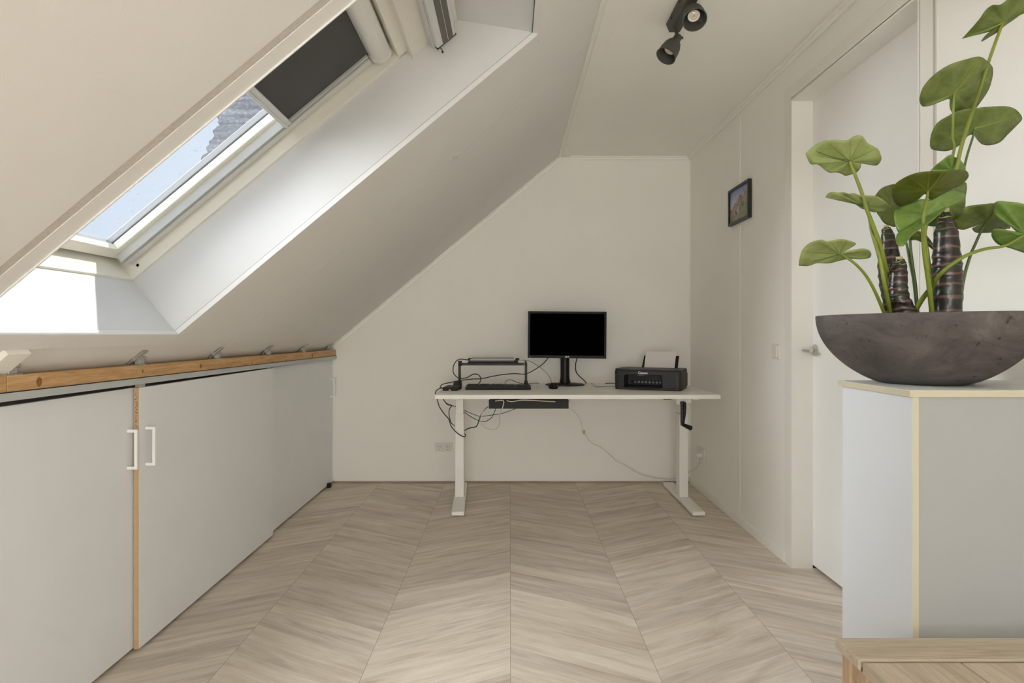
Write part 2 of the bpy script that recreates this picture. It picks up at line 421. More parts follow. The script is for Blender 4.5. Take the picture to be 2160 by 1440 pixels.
def text_mesh(txt, size, material, name, parent, M, extrude=.0004, bold=0.0, sx=1.0):
    cu = bpy.data.curves.new('t', 'FONT'); cu.body = txt; cu.size = size; cu.extrude = extrude; cu.align_x = 'CENTER'; cu.align_y = 'CENTER'; cu.offset = bold
    to = bpy.data.objects.new('t', cu); COL.objects.link(to)
    bpy.context.view_layer.update()
    me = bpy.data.meshes.new_from_object(to.evaluated_get(bpy.context.evaluated_depsgraph_get()))
    bpy.data.objects.remove(to); 
    mb = MB(); mb.b.from_mesh(me)
    for v in mb.b.verts: v.co = M @ Vector((v.co.x * sx, v.co.y, v.co.z))
    return mb.build(name, material, parent)

# slope frame: s up the slope from the lower edge of the roof-window opening, d outwards
CS, SN = .7683, .6401
def SP(s, y, d): return Vector((-1.136 + s * CS - d * SN, y, 1.045 + s * SN + d * CS))
def spz(u, v, h): return SP(u, h, v)           # prism helper: (s, d) outline extruded along Y
def sbox(mb, s0, s1, y0, y1, d0, d1, bev=0.0):
    return mb.hexa([SP(s0, y0, d0), SP(s1, y0, d0), SP(s1, y1, d0), SP(s0, y1, d0), SP(s0, y0, d1), SP(s1, y0, d1), SP(s1, y1, d1), SP(s0, y1, d1)], bev)

YB, XR, ZC, YN = 4.38, 1.264, 2.283, -4.6
# ------------------------------------------------------------------ room shell
m = MB(); m.box(-1.75, 1.6, YN - .1, YB + .1, -.08, 0); struct(m.build('floor', FLOORM))
m = MB(); m.box(-1.75, 1.55, YB, YB + .12, 0, 2.6); struct(m.build('wall_back', WALL))
m = MB()
m.box(XR, XR + .14, 2.80, YB, 0, 2.6); m.box(XR, XR + .14, YN, 1.924, 0, 2.6); m.box(XR, XR + .14, 1.924, 2.80, 2.09, 2.6)
struct(m.build('wall_right', WALL))
m = MB(); m.box(-1.62, -1.50, YN, YB, 0, 1.0); struct(m.build('wall_left', WALL))
m = MB()
wx0, wx1, wz0, wz1 = -.8, .45, .10, 1.40
m.box(-1.75, wx0, YN - .12, YN, 0, 2.6); m.box(wx1, 1.55, YN - .12, YN, 0, 2.6)
m.box(wx0, wx1, YN - .12, YN, 0, wz0); m.box(wx0, wx1, YN - .12, YN, wz1, 2.6)
struct(m.build('wall_front', WALL))
m = MB(); m.box(.30, 1.5, YN, YB, ZC, ZC + .14); struct(m.build('ceiling', mat('ceiling_paint', (.91, .895, .85), .8, bump=.15, bscale=300, var=.012, vscale=3, spec=.2)))

# sloped ceiling: thin boards with fine joints over a solid roof deck, two window openings
O1 = (-.02, 1.63, 1.255, 2.16); O1P = (-.02, 1.63, 1.2052, 2.16); O2 = (0.0, 1.4, -2.6, -1.5)
def slope_layer(d0, d1, smin, smax, ycuts, gap, extra):
    mb = MB()
    for i in range(len(ycuts) - 1):
        ya, yb = ycuts[i] + (gap if i else 0), ycuts[i + 1]
        segs = [(smin, smax)]
        holes = [o for o in ((O1P if extra else O1), O2) if o[2] < yb and o[3] > ya]
        if not holes: sbox(mb, smin, smax, ya, yb, d0, d1); continue
        ys = sorted({ya, yb} | {min(max(h[k], ya), yb) for h in holes for k in (2, 3)})
        for a, c in zip(ys[:-1], ys[1:]):
            if c - a < 1e-5: continue
            h = [q for q in holes if q[2] <= a + 1e-6 and q[3] >= c - 1e-6]
            if h: sbox(mb, smin, h[0][0], a, c, d0, d1); sbox(mb, h[0][1], smax, a, c, d0, d1)
            else: sbox(mb, smin, smax, a, c, d0, d1)
    return mb
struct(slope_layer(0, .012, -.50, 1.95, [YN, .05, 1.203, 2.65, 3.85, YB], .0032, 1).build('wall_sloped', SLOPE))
struct(slope_layer(.013, .33, -.62, 2.15, [YN - .1, YB + .1], 0, 0).build('wall_sloped', ROOFO))
m = MB(); m.box(.5, 1.6, YN - .1, YB + .1, 2.43, 2.6); struct(m.build('ceiling', ROOFO))

# trims
m = MB(); sbox(m, -.28, 1.94, YB - .028, YB, -.007, 0, .002); sbox(m, -.28, 1.94, YB - .010, YB, -.026, 0, .003)
struct(m.build('trim_1', TRIMW))
m = MB(); m.box(.362, .42, YN, YB, ZC - .006, ZC, .002); sbox(m, 1.915, 1.942, YN, YB, -.005, 0, .002)
struct(m.build('trim_2', TRIMW))
m = MB(); m.box(.42, XR, YB - .012, YB, ZC - .026, ZC, .004); m.box(.42, XR, YB - .026, YB, ZC - .011, ZC, .004); struct(m.build('trim_3', TRIMW))
m = MB(); m.box(XR - .026, XR, YN, YB, ZC - .011, ZC, .004); m.box(XR - .012, XR, YN, YB, ZC - .028, ZC, .004); struct(m.build('trim_4', TRIMW))
m = MB(); m.prism([(XR, YB), (XR - .009, YB), (XR, YB - .009)], lambda u, v, h: Vector((u, v, h)), .0, ZC - .02); struct(m.build('trim_5', TRIMW))
m = MB()   # flat strips over the panel joints of the right wall
m.box(XR - .0015, XR, 3.43, 3.445, .04, ZC - .03); m.box(XR - .002, XR, 1.45, 1.47, .04, ZC - .03); struct(m.build('trim_6', TRIMW))
m = MB(); m.box(XR - .011, XR, 2.862, YB, 0, .045, .002); struct(m.build('baseboard_right', TRIMW))
m = MB(); m.box(XR - .011, XR, YN, 1.86, 0, .045, .002); struct(m.build('baseboard_right', TRIMW))
m = MB(); m.box(-1.24, XR, YB - .012, YB, 0, .012, .002); struct(m.build('baseboard_back', SKIRTW))
# batten on the slope
m = MB(); sbox(m, -.155, -.055, 1.457, 1.53, -.016, 0, .001); struct(m.build('trim_7', TRIMW))

# door opening: casing, jambs, door
m = MB()
m.box(XR - .007, XR, 2.80, 2.862, 0, 2.15, .0015); m.box(XR - .004, XR, 1.862, 1.924, 0, 2.15, .0004, 1); m.box(XR - .007, XR, 1.924, 2.80, 2.09, 2.15, .0015)
m.box(XR - .007, XR + .088, 2.79, 2.802, 0, 2.09); m.box(XR - .004, XR + .088, 1.922, 1.934, 0, 2.09); m.box(XR - .007, XR + .088, 1.934, 2.79, 2.082, 2.094)
struct(m.build('trim_8', mat('door_casing_paint', (.85, .83, .775), .45)))
m = MB(); m.box(XR - .0044, XR, 1.852, 1.862, 0, 2.15); struct(m.build('shadow_strip_14', mat('casing_shadow_line', (.52, .50, .45), .9)))  # shadow line along the casing edge, painted as a grey strip
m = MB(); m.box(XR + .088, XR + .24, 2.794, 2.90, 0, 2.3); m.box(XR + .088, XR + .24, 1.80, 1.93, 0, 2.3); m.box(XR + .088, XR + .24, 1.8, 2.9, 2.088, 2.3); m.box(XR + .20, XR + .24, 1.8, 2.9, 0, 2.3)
struct(m.build('wall_right', DARK))  # unseen dark backing added behind the door to stop light leaking in
dr = struct(empty('door_1', (1.352, 2.36, 0)))
m = MB(); m.box(1.352, 1.392, 1.932, 2.792, .014, 2.085, .0015); m.build('door_leaf', ROOMDOOR, dr)
hy, hz = 2.765, .972
m = MB(); m.lathe([(.0, 0), (.024, 0), (.026, .003), (.026, .006), (.022, .008), (0, .008)], (1.352, hy, hz), (-1, 0, 0), 28)
m.tube([(1.348, hy, hz), (1.325, hy, hz), (1.304, hy, hz), (1.298, hy - .006, hz), (1.296, hy - .02, hz), (1.297, hy - .045, hz - .001), (1.299, hy - .068, hz - .002)], .009, 12, smooth=3)
m.build('door_handle', CHROME, dr, smooth=True)

# ------------------------------------------------------------------ roof window
Y0, Y1 = 1.275, 2.14
m = MB()
far = [(0, 0), (1.606, 0), (1.42, .216), (1.405, .24), (0, .24)]
m.prism(far, spz, Y1, Y1 + .02); m.prism(far, spz, Y0 - .02, Y0)
sbox(m, -.02, 0, Y0 - .02, Y1 + .02, 0, .24)
m.prism([(1.606, 0), (1.63, 0), (1.46, .245), (1.42, .245), (1.415, .222)], spz, Y0 - .02, Y1 + .02)
struct(m.build('trim_9', REVEAL))
# corner profile around the opening: a leg in the reveal and a flat leg on the slope
m = MB()
for (a, b, c, d, e, f) in ((-.0, 1.606, Y1 - .003, Y1, -.004, .0125), (0, 1.606, Y0, Y0 + .003, -.004, .0125), (0, .003, Y0, Y1, -.004, .0125)):
    sbox(m, a, b, c, d, e, f)
m.prism([(1.606, -.004), (1.602, -.004), (1.5915, .0125), (1.5955, .0125)], spz, Y0, Y1)
struct(m.build('trim_10', mat('profile_white', (.77, .77, .765), .45)))
m = MB()
sbox(m, 0, 1.592, Y1 - .0012, Y1, .0125, .0142); sbox(m, 0, .0012, Y0, Y1 - .002, .0125, .0142); sbox(m, 1.589, 1.598, Y0, Y1 - .002, .0128, .0145)
struct(m.build('trim_10', mat('profile_seam', (.16, .13, .10), .9)))
m = MB()
sbox(m, -.055, 0, Y0 - .0, Y1 + .06, -.004, 0, .001); sbox(m, 1.606, 1.665, Y0 - .0, Y1 + .06, -.004, 0, .001)
sbox(m, 0, 1.606, Y1, Y1 + .05, -.004, 0, .001); sbox(m, -.055, 1.665, Y0 - .047, Y0, -.0005, .014); 
struct(m.build('trim_11', SLOPE))

win = struct(empty('window_1', SP(.6, 1.7, .3)))
m = MB()
sbox(m, 0.001, 1.22, Y1 - .012, Y1 + .05, .236, .345, .001)       # far frame side
sbox(m, 0.001, 1.22, Y0 - .05, Y0 + .012, .236, .345, .001)
sbox(m, -.05, .008, Y0 - .05, Y1 + .05, .236, .345, .001)
sbox(m, 1.185, 1.24, Y0 - .05, Y1 + .05, .236, .345, .001)
m.build('window_frame', FRAMEW, win)
m = MB()
sbox(m, .022, .062, Y0 + .016, Y1 - .016, .308, .335, .003); sbox(m, 1.10, 1.18, Y0 + .016, Y1 - .016, .308, .335, .003)
sbox(m, .062, 1.10, Y1 - .088, Y1 - .016, .308, .334, .003); sbox(m, .062, 1.10, Y0 + .016, Y0 + .088, .308, .334, .003)
m.build('sash', FRAMEW, win)
m = MB(); sbox(m, .05, 1.12, Y0 + .07, Y1 - .07, .331, .335); m.build('glass', GLASSD, win)
m = MB()
sbox(m, .03, 1.2, Y1 - .090, Y1 + .03, .337, .357, .002); sbox(m, .03, 1.2, Y0 - .03, Y0 + .090, .337, .357, .002)
sbox(m, -.06, .056, Y0 - .06, Y1 + .06, .337, .357, .002); sbox(m, 1.12, 1.34, Y0 - .06, Y1 + .06, .366, .41, .002)
sbox(m, -.06, 1.34, Y1 + .03, Y1 + .08, .33, .40); sbox(m, -.06, 1.34, Y0 - .08, Y0 - .03, .33, .40); sbox(m, -.09, -.05, Y0 - .08, Y1 + .08, .30, .40)
m.build('outer_cladding', CLAD, win)
m = MB()
for y in (Y1 - .030, ): m.lathe([(.0, 0), (.005, 0), (.0078, .0015), (.009, 0.0), (.009, -.001)], SP(.05, Y1 - .012, .262), (0, -1, 0), 20)
m.lathe([(.0, 0), (.005, 0), (.0078, .0015), (.009, 0.0), (.009, -.001)], SP(1.17, Y1 - .012, .262), (0, -1, 0), 20)
m.build('screw_cap', WPL, win)
m = MB(); sbox(m, -.30, 1.94, Y0 - .072, Y0 - .047, .0008, .0118); struct(m.build('trim_13', mat('crease_strip', (.60, .57, .51), .95, bump=1, bscale=400, var=.06, vscale=120)))  # slightly darker speckled strip, flush beside the opening trim
# head boards above the window
m = MB()
sbox(m, 1.222, 1.228, Y0, Y1, .206, .24); sbox(m, 1.228, 1.45, Y0, Y1, .213, .24)
struct(m.build('trim_12', mat('head_board', (.78, .75, .69), .6)))
m = MB(); sbox(m, 1.2, 1.66, Y0 - .05, Y1 + .05, .245, .365); struct(m.build('wall_sloped', ROOFO))

# roller blind in the upper half
rb = tag(empty('roller_blind', SP(.9, 1.7, .29)), 'black roller blind drawn over the upper half of the roof window', 'blind')
m = MB(); sbox(m, .762, 1.12, Y0 + .062, Y1 - .052, .288, .290); m.build('blind_fabric', FABRIC, rb)
m = MB(); sbox(m, .735, .765, Y0 + .058, Y1 - .054, .276, .294, .003); sbox(m, .742, .747, Y0 + .058, Y1 - .054, .270, .277, .001); m.build('bottom_bar', ALU, rb)
m = MB(); m.prism([(1.105, .30), (1.108, .268), (1.118, .252), (1.135, .243), (1.155, .243), (1.172, .252), (1.18, .27), (1.18, .30)], spz, Y0 + .03, Y1 - .050, .002); plabel(m.build('cassette', mat('cassette_white', (.80, .79, .76), .35), rb, smooth=True), 'white rounded cassette')
m = MB(); m.prism([(1.103, .302), (1.106, .266), (1.117, .250), (1.135, .241), (1.155, .241), (1.174, .250), (1.182, .27), (1.182, .302)], spz, Y1 - .050, Y1 - .034, .002); m.build('end_cap', WPL, rb, smooth=True)
for ya, yb in ((Y1 - .066, Y1 - .020), (Y0 + .020, Y0 + .066)):
    far_side = ya > 1.7; e = ya if far_side else yb; g = 1 if far_side else -1
    m = MB()
    sbox(m, .036, 1.10, min(e, e + g * .046), max(e, e + g * .046), .302, .308)
    sbox(m, .036, 1.10, min(e, e + g * .006), max(e, e + g * .006), .280, .302)
    sbox(m, .036, 1.10, min(e + g * .018, e + g * .046), max(e + g * .018, e + g * .046), .276, .302, .001)
    m.build('guide_rail', ALU, rb)

# insect screen cassette at the head
ins = tag(empty('insect_screen_cassette', SP(1.34, 1.7, .19)), 'silver insect screen cassette at the head of the roof window recess', 'insect screen')
m = MB()
sbox(m, 1.294, 1.372, Y0 + .02, 2.118, .183, .2128, .001)
m.build('backing_profile', ALU, ins)
m = MB()
m.prism([(1.300, .182), (1.302, .170), (1.306, .167), (1.3785, .167), (1.383, .171), (1.383, .182)], spz, Y0 + .03, 2.112, .0008)
m.build('front_profile', ALU, ins)
BR = mat('grey_brush_mesh', (.17, .165, .155), .9, bump=1, bscale=900, var=.35, vscale=700)
for a, b in ((1.326, 1.347), (1.350, 1.369)):
    m = MB(); sbox(m, a, b, Y0 + .03, 2.112, .1655, .168); m.build('brush_strip', BR, ins)
m = MB(); sbox(m, 1.300, 1.383, 2.112, 2.117, .1655, .184, .001); m.build('end_cap', BLK, ins)
m = MB(); m.tube([SP(1.31, 2.114, .166), SP(1.312, 2.114, .158), SP(1.31, 2.114, .153)], .0015, 8); m.lathe([(0, -.004), (.003, -.003), (.0035, 0), (.003, .003), (0, .004)], SP(1.308, 2.114, .149), (.3, 0, 1), 12)
m.build('pull_knob', BLK, ins)

# unseen roof and rear windows, added to carry the fill light
w2 = struct(empty('fill_window_2', SP(.7, -2.05, .28)))
m = MB()
for a in ((0, .06, -2.6, -1.5), (1.34, 1.4, -2.6, -1.5), (.06, 1.34, -2.6, -2.54), (.06, 1.34, -1.56, -1.5)): sbox(m, a[0], a[1], a[2], a[3], .25, .33)
m.build('window_frame', FRAMEW, w2)
m = MB(); sbox(m, .05, 1.35, -2.55, -1.55, .29, .294); m.build('glass', GLASS, w2)
w3 = struct(empty('fill_window_3', (-.17, YN - .06, .10)))
m = MB()
m.box(wx0, wx1, YN - .1, YN - .03, wz0, wz0 + .06); m.box(wx0, wx1, YN - .1, YN - .03, wz1 - .06, wz1); m.box(wx0, wx0 + .06, YN - .1, YN - .03, wz0, wz1); m.box(wx1 - .06, wx1, YN - .1, YN - .03, wz0, wz1)
m.build('window_frame', FRAMEW, w3)

# neighbouring house seen through the roof window
def neighbour_mat():
    mm, n, l, b = nodes_of('slate_roof', .85, .1)
    g = n.new('ShaderNodeTexCoord'); mp = n.new('ShaderNodeMapping'); mp.inputs['Scale'].default_value = (.5, 5, 5); l.new(g.outputs['Object'], mp.inputs[0])
    a = n.new('ShaderNodeTexNoise'); a.inputs['Scale'].default_value = 1.2; a.inputs['Detail'].default_value = 5; l.new(mp.outputs[0], a.inputs['Vector'])
    q = n.new('ShaderNodeTexNoise'); q.inputs['Scale'].default_value = 16; q.inputs['Detail'].default_value = 2; l.new(g.outputs['Object'], q.inputs['Vector'])
    c = ramp(n, l, a.outputs['Fac'], [(.35, (.09, .09, .10)), (.65, (.17, .17, .185))])
    d = ramp(n, l, q.outputs['Fac'], [(.35, (.8, .8, .8)), (.62, (1.15, 1.15, 1.15)), (.7, (1.5, 1.5, 1.5))])
    l.new(mixc(n, l, 1.0, c, d, 'MULTIPLY'), b.inputs['Base Color']); return mm
nh = tag(empty('neighbouring_house', (-3, 13, -3)), 'neighbouring house with a grey speckled roof seen through the roof window', 'house')
m = MB()
pts = []
A, B_ = Vector((-6.0, 11.2, 3.0)), Vector((-6.0, 14.2, 7.4))
for i in range(97):
    p = A.lerp(B_, i / 96); p.x += .16 * noise.noise(Vector((i * .33, 0, 0))) + random.uniform(0, .07); pts.append(p)
q = [Vector((1.0, p.y, p.z)) for p in pts]
nrm = Vector((0, -.83, .56)) * .12
va = [m.b.verts.new(p) for p in pts]; vb = [m.b.verts.new(p) for p in q]; vc = [m.b.verts.new(p - nrm) for p in pts]; vd = [m.b.verts.new(p - nrm) for p in q]
for i in range(96):
    m.face([va[i], vb[i], vb[i + 1], va[i + 1]]); m.face([vc[i + 1], vd[i + 1], vd[i], vc[i]]); m.face([va[i + 1], vc[i + 1], vc[i], va[i]])
m.build('roof', neighbour_mat(), nh)
m = MB(); m.box(-5.7, 1.0, 11.7, 17.0, -3, 3.3); m.prism([(11.7, 3.3), (14.2, 7.2), (17, 3.3)], lambda u, v, h: Vector((h, u, v)), -5.7, 1.0)
m.build('wall', mat('brick_far', (.3, .2, .15), .9), nh)

# ------------------------------------------------------------------ knee-wall sliding doors, track, beam, hinges
def door_panel(name, label, xf, y0, y1, hyy, edge):
    e = tag(empty(name, (xf, (y0 + y1) / 2, .012)), label, 'cabinet door', 'white sliding doors of the knee-wall cupboard')
    m = MB(); m.box(xf - .018, xf, y0 + (.0008 if edge else 0), y1, .012, .868, .0006, 1); m.build('door_panel', DOORW, e)
    if edge:
        m = MB(); m.box(xf - .0176, xf - .0006, y0, y0 + .0012, .012, .868); ed = m.build('raw_edge', MDF, e); plabel(ed, 'bare brown fibreboard edge')
        m = MB(); z = .852; random.seed(3)
        while z > .705:
            hh = random.choice((.0015, .002, .004, .006, .003)); w_ = random.uniform(.002, .0075); x = xf - .0095 + random.uniform(-.003, .002)
            m.box(x - w_ / 2, x + w_ / 2, y0 - .0003, y0, z - hh * .5, z)
            if random.random() < .5: m.box(x + w_ / 2, x + w_ / 2 + .001, y0 - .0003, y0, z - hh * 1.3, z)
            z -= hh + random.choice((.0012, .002, .006, .003))
        m.build('printed_marks', INK, ed)
    m = MB(); t = .009; z0, z1 = .606, .735
    m.box(xf, xf + .032 - t, hyy - t / 2, hyy + t / 2, z0, z0 + t); m.box(xf, xf + .032 - t, hyy - t / 2, hyy + t / 2, z1 - t, z1); m.box(xf + .032 - t, xf + .032, hyy - t / 2, hyy + t / 2, z0, z1)
    m.build('handle', mat('handle_white', (.88, .88, .87), .35), e)
    return e
door_panel('sliding_door', 'near white sliding door, leftmost of the low cupboard doors', -1.2385, .60, 2.10, 2.030, False)
door_panel('sliding_door', 'middle white sliding door showing its bare brown front edge', -1.2150, 2.052, 3.215, 2.092, True)
door_panel('sliding_door', 'far white sliding door of the low cupboard against the back wall', -1.2385, 3.17, 4.376, 4.318, False)
def tilt(y): return .0052 * (4.38 - y)       # the beam runs slightly out of level
def tbox(mb, x0, x1, y0, y1, z0, z1, bev=0.0):
    return mb.hexa([(x0, y0, z0 + tilt(y0)), (x1, y0, z0 + tilt(y0)), (x1, y1, z0 + tilt(y1)), (x0, y1, z0 + tilt(y1)), (x0, y0, z1 + tilt(y0)), (x1, y0, z1 + tilt(y0)), (x1, y1, z1 + tilt(y1)), (x0, y1, z1 + tilt(y1))], bev)
tk = tag(empty('sliding_door_track', (-1.23, 2.5, .867)), 'grey metal sliding door track under the pine beam', 'door track')
m = MB(); tbox(m, -1.212, -1.210, .6, 4.376, .868, .890); tbox(m, -1.275, -1.210, .6, 4.376, .888, .890); m.build('fascia', GREYP, tk)
m = MB(); tbox(m, -1.2625, -1.258, .6, 4.376, .872, .888); tbox(m, -1.2365, -1.2345, .6, 4.376, .872, .888); m.build('guide_channel', DARK, tk)
for y in (2.075, 3.17):
    m = MB(); m.box(-1.2335, -1.2165, y - .015, y + .015, .868, .880, .001); m.build('roller_hanger', ZINC, tk)
bm_ = tag(empty('pine_beam', (-1.24, 3.0, .89)), 'long knotty pine beam along the slope above the sliding doors', 'beam')
m = MB(); tbox(m, -1.254, -1.214, 1.512, 4.378, .890, .930, .0015); m.build('beam_timber', PINE, bm_)
bm2 = tag(empty('pine_beam', (-1.24, 1.0, .90)), 'short end of pine beam butted on at the left picture edge', 'beam')
m = MB(); tbox(m, -1.254, -1.214, .6, 1.510, .890, .930, .0015); m.build('beam_timber', PINE, bm2)

# cover the cupboard inside the dark
m = MB(); m.box(-1.50, -1.26, YN, YB, .001, .006); struct(m.build('floor', DARK))
m = MB(); m.box(-1.2555, -1.2, .55, .6, 0, .95); m.box(-1.26, -1.2, YN, .6, 0, .93); struct(m.build('wall_left', DOORW))

def hinge(y):
    z = .930 + tilt(y); x = -1.232
    e = empty('hinge_bracket', (x, y, z))
    m = MB(); m.box(x - .018, x + .016, y - .028, y + .028, z, z + .0025, .0005, 1); m.build('base_plate', ZINC, e)
    m = MB(); m.box(x - .004, x + .012, y - .011, y + .017, z + .0025, z + .019, .001, 1); m.build('post', ZINC, e)
    m = MB(); m.tube([(x + .004, y - .030, z + .0225), (x + .004, y + .030, z + .0225)], .0068, 14); m.tube([(x + .004, y - .033, z + .0225), (x + .004, y - .030, z + .0225)], .004, 10); m.build('hinge_pin', ZINC, e, smooth=True)
    # leaf lying on the slope
    def sl(dx, yy, off):   # point on the slope, off = distance into the room
        X = x + dx; Z = .8332 * X + 1.9915
        return Vector((X + off * .6401, yy, Z - off * .7683))
    m = MB(); p = []
    for o_ in (.0005, .004):
        p += [sl(-.016, y - .032, o_), sl(.034, y - .032, o_), sl(.034, y - .002, o_), sl(-.016, y - .002, o_)]
    m.hexa(p, .0006, 1)
    a = sl(.006, y - .028, .004); b = Vector((x + .004, y - .028, z + .023))
    for yy in (0, ):
        m.hexa([a + Vector((-.006, 0, .0)), a + Vector((.008, 0, .006)), a + Vector((.008, .024, .006)), a + Vector((-.006, .024, 0)),
                b + Vector((-.006, 0, 0)), b + Vector((.006, 0, 0)), b + Vector((.006, .024, 0)), b + Vector((-.006, .024, 0))])
    m.build('slope_leaf', ZINC, e)
    return e
hl = ['hinge bracket over the beam joint at the left picture edge', 'hinge bracket above the bare edge of the middle sliding door', 'third grey hinge bracket from the left along the pine beam',
      'hinge bracket above the seam of middle and far sliding doors', 'second grey hinge bracket from the back wall on the beam', 'last hinge bracket, beside the back wall corner on the pine beam']
h0 = hinge(1.535); tag(h0, hl[0], 'hinge', 'grey hinge brackets along the pine beam')
for i, y in enumerate((2.075, 2.625, 3.18, 3.73, 4.28)):
    c = copy_tree(h0); c.location = (-1.232, y, .930 + tilt(y)); c['label'] = hl[i + 1]
# black door stop on the floor
m = MB(); m.box(-1.236, -1.212, 4.235, 4.262, 0, .030, .003); m.box(-1.23, -1.219, 4.225, 4.235, .0, .012, .002)
tag(m.build('floor_guide', BLK), 'small black floor guide at the foot of the far sliding door', 'door guide')
# open wire hook on the slope
hp = SP(0, 2.648, 0); s_h = ((957 - VX) * 2.648 / F + 1.136) / CS
m = MB(); c = SP(s_h, 2.648, -.010)
m.tube([SP(s_h - .004, 2.648, .004), SP(s_h - .004, 2.648, -.006)] + [c + Vector((.010 * math.cos(a), 0, .010 * math.sin(a))) for a in [R(130 - 30 * k) for k in range(0, 10)]], .0012, 8)
tag(m.build('screw_hook', CHROME, smooth=True), 'small open wire hook screwed into the slope joint', 'hook')

# ------------------------------------------------------------------ desk
DT, DY0, DY1, DX0, DX1 = .702, 3.5, 4.31, -.419, 1.18
dk = tag(empty('standing_desk', (.38, 3.9, 0)), 'white crank standing desk against the back wall', 'desk')
m = MB(); m.box(DX0, DX1, DY0, DY1, DT - .0235, DT, .0012); m.build('tabletop', DESKW, dk)
for (xc, rot, nm) in ((-.312, 2.6, 'left'), (1.083, -.3, 'right')):
    T = Matrix.Translation((xc, 3.93, 0)) @ Matrix.Rotation(R(rot), 4, 'Z')
    m = MB(); m.box(-.037, .037, -.36, .35, .004, .028, .006, 3, M=T); ft = m.build('foot', DESKW, dk)
    for yy in (-.33, .32):
        m = MB(); m.lathe([(.0, 0), (.014, 0), (.014, .006), (0, .006)], T @ Vector((0, yy, 0)), (0, 0, 1), 16); m.build('glide', BLK, ft)
    T2 = Matrix.Translation((xc, 3.93, 0))
    m = MB(); m.box(-.0275, .0275, -.04, .04, .028, .545, .003, 2, M=T2); lg = m.build('leg', DESKW, dk)
    m = MB(); m.box(-.0235, .0235, -.034, .034, .54, .66, .003, 2, M=T2); m.build('inner_tube', DESKW, lg)
    m = MB(); m.box(xc - .022, xc + .022, 3.64, 4.22, .657, .6783, .002); m.build('side_rail', DESKW, dk)
m = MB(); m.box(-.312, 1.083, 3.90, 3.94, .645, .6765, .002); m.box(-.312, 1.083, 4.0, 4.03, .650, .6765, .002); m.build('cross_rail', DESKW, dk)
m = MB()
m.box(1.0 - .02, 1.0 + .045, 3.60, 3.9, .645, .6783, .002); m.build('gear_box', DESKW, dk)
m = MB(); m.lathe([(0, 0), (.009, 0), (.010, .002), (.007, .003), (0, .003)], (1.0 - .03 + .004, 3.575, .655), (0, -1, 0), 20); m.box(.957, .985, 3.577, 3.62, .640, .6783, .002); m.build('screw_housing', DESKW, dk)
m = MB()
ck = empty('crank_handle', (.985, 3.52, .60)); ck.parent = dk; ck.location = Vector((.985, 3.52, .60)) - WL[dk]; 
cx = .978
m.prism([(cx - .014, .655), (cx - .010, .662), (cx + .010, .662), (cx + .016, .655), (cx + .016, .62), (cx + .006, .545), (cx + .002, .525), (cx - .012, .525), (cx - .014, .545)], lambda u, v, h: Vector((u, h, v)), 3.515, 3.538, .004, 2)
m.build('crank_arm', BLK, ck, smooth=True)
m = MB(); m.tube([(cx + .002, 3.516, .648), (cx + .003, 3.510, .635), (cx + .003, 3.507, .60), (cx - .001, 3.509, .555)], .006, 10, smooth=3, rs=[.006, .009, .008, .005]); m.build('crank_grip', BLK, ck, smooth=True)
m = MB(); m.tube([(cx - .004, 3.52, .533), (cx + .008, 3.485, .528), (cx + .019, 3.45, .524)], .009, 14, rs=[.009, .012, .0135]); m.build('crank_knob', BLK, ck, smooth=True)
m = MB(); m.tube([(cx, 3.52, .645), (cx, 3.62, .655)], .008, 10); m.build('crank_shaft', ZINC, ck, smooth=True)
# cable tray under the top
m = MB(); tx0, tx1 = P(1031, 0, 3.72).x, P(1199.5, 0, 3.72).x
m.box(tx0, tx1, 3.72, 3.722, .598, .650); m.box(tx0, tx1, 3.722, 3.84, .598, .600); m.box(tx0, tx1, 3.84, 3.842, .598, .672); m.box(tx1 - .002, tx1, 3.722, 3.84, .598, .650); m.box(tx0, tx0 + .002, 3.722, 3.84, .598, .64)
for x in (tx0 + .01, tx1 - .018): m.box(x, x + .01, 3.80, 3.84, .66, .6783)
tray = m.build('cable_tray', BLKM, dk)
m = MB(); m.tube([(tx1 + .002, 3.722, .672), (tx1 + .006, 3.722, .665), (tx1 + .006, 3.722, .64), (tx1 - .001, 3.722, .636)], .0012, 6); m.tube([(tx1 - .03, 3.722, .674), (tx1 + .003, 3.722, .674)], .0012, 6); m.build('wire_clip', BLK, tray)
m = MB(); m.box(P(1400, 0, 3.56).x, P(1417, 0, 3.56).x, 3.56, 3.62, .668, .6783, .002); m.build('stop_block', BLK, dk)
m = MB(); m.lathe([(0, 0), (.0035, 0), (.0035, .004), (0, .004)], (P(1148.5, 0, 3.55).x, 3.55, .6743), (0, 0, 1), 12); m.build('screw', BLK, dk)

# ------------------------------------------------------------------ monitor
MY = 4.10
mo = tag(empty('monitor', (.36, 4.14, DT)), 'black flat monitor with dark screen standing on the desk', 'monitor')
TM = Matrix.Translation(P(1196, 706, MY)) @ Matrix.Rotation(R(.5), 4, 'Y') @ Matrix.Rotation(R(-4), 4, 'Z') @ Matrix.Rotation(R(-1), 4, 'X')
hw, hh = .2565, .1535
def fr(mb, x0, x1, z0, z1, y0, y1, bev=.0): mb.box(x0, x1, y0, y1, z0, z1, bev, 2, M=TM)
m = MB(); b_ = .0145
fr(m, -hw, hw, hh - b_, hh, 0, .022, .001); fr(m, -hw, hw, -hh, -hh + .019, 0, .022, .001); fr(m, -hw, -hw + b_, -hh, hh, 0, .022, .001); fr(m, hw - b_, hw, -hh, hh, 0, .022, .001)
m.build('bezel', mat('bezel_black', (.008, .008, .008), .4, spec=.15), mo)
m = MB(); fr(m, -hw + .013, hw - .013, -hh + .016, hh - .013, .004, .012); m.build('screen', SCREEN, mo)
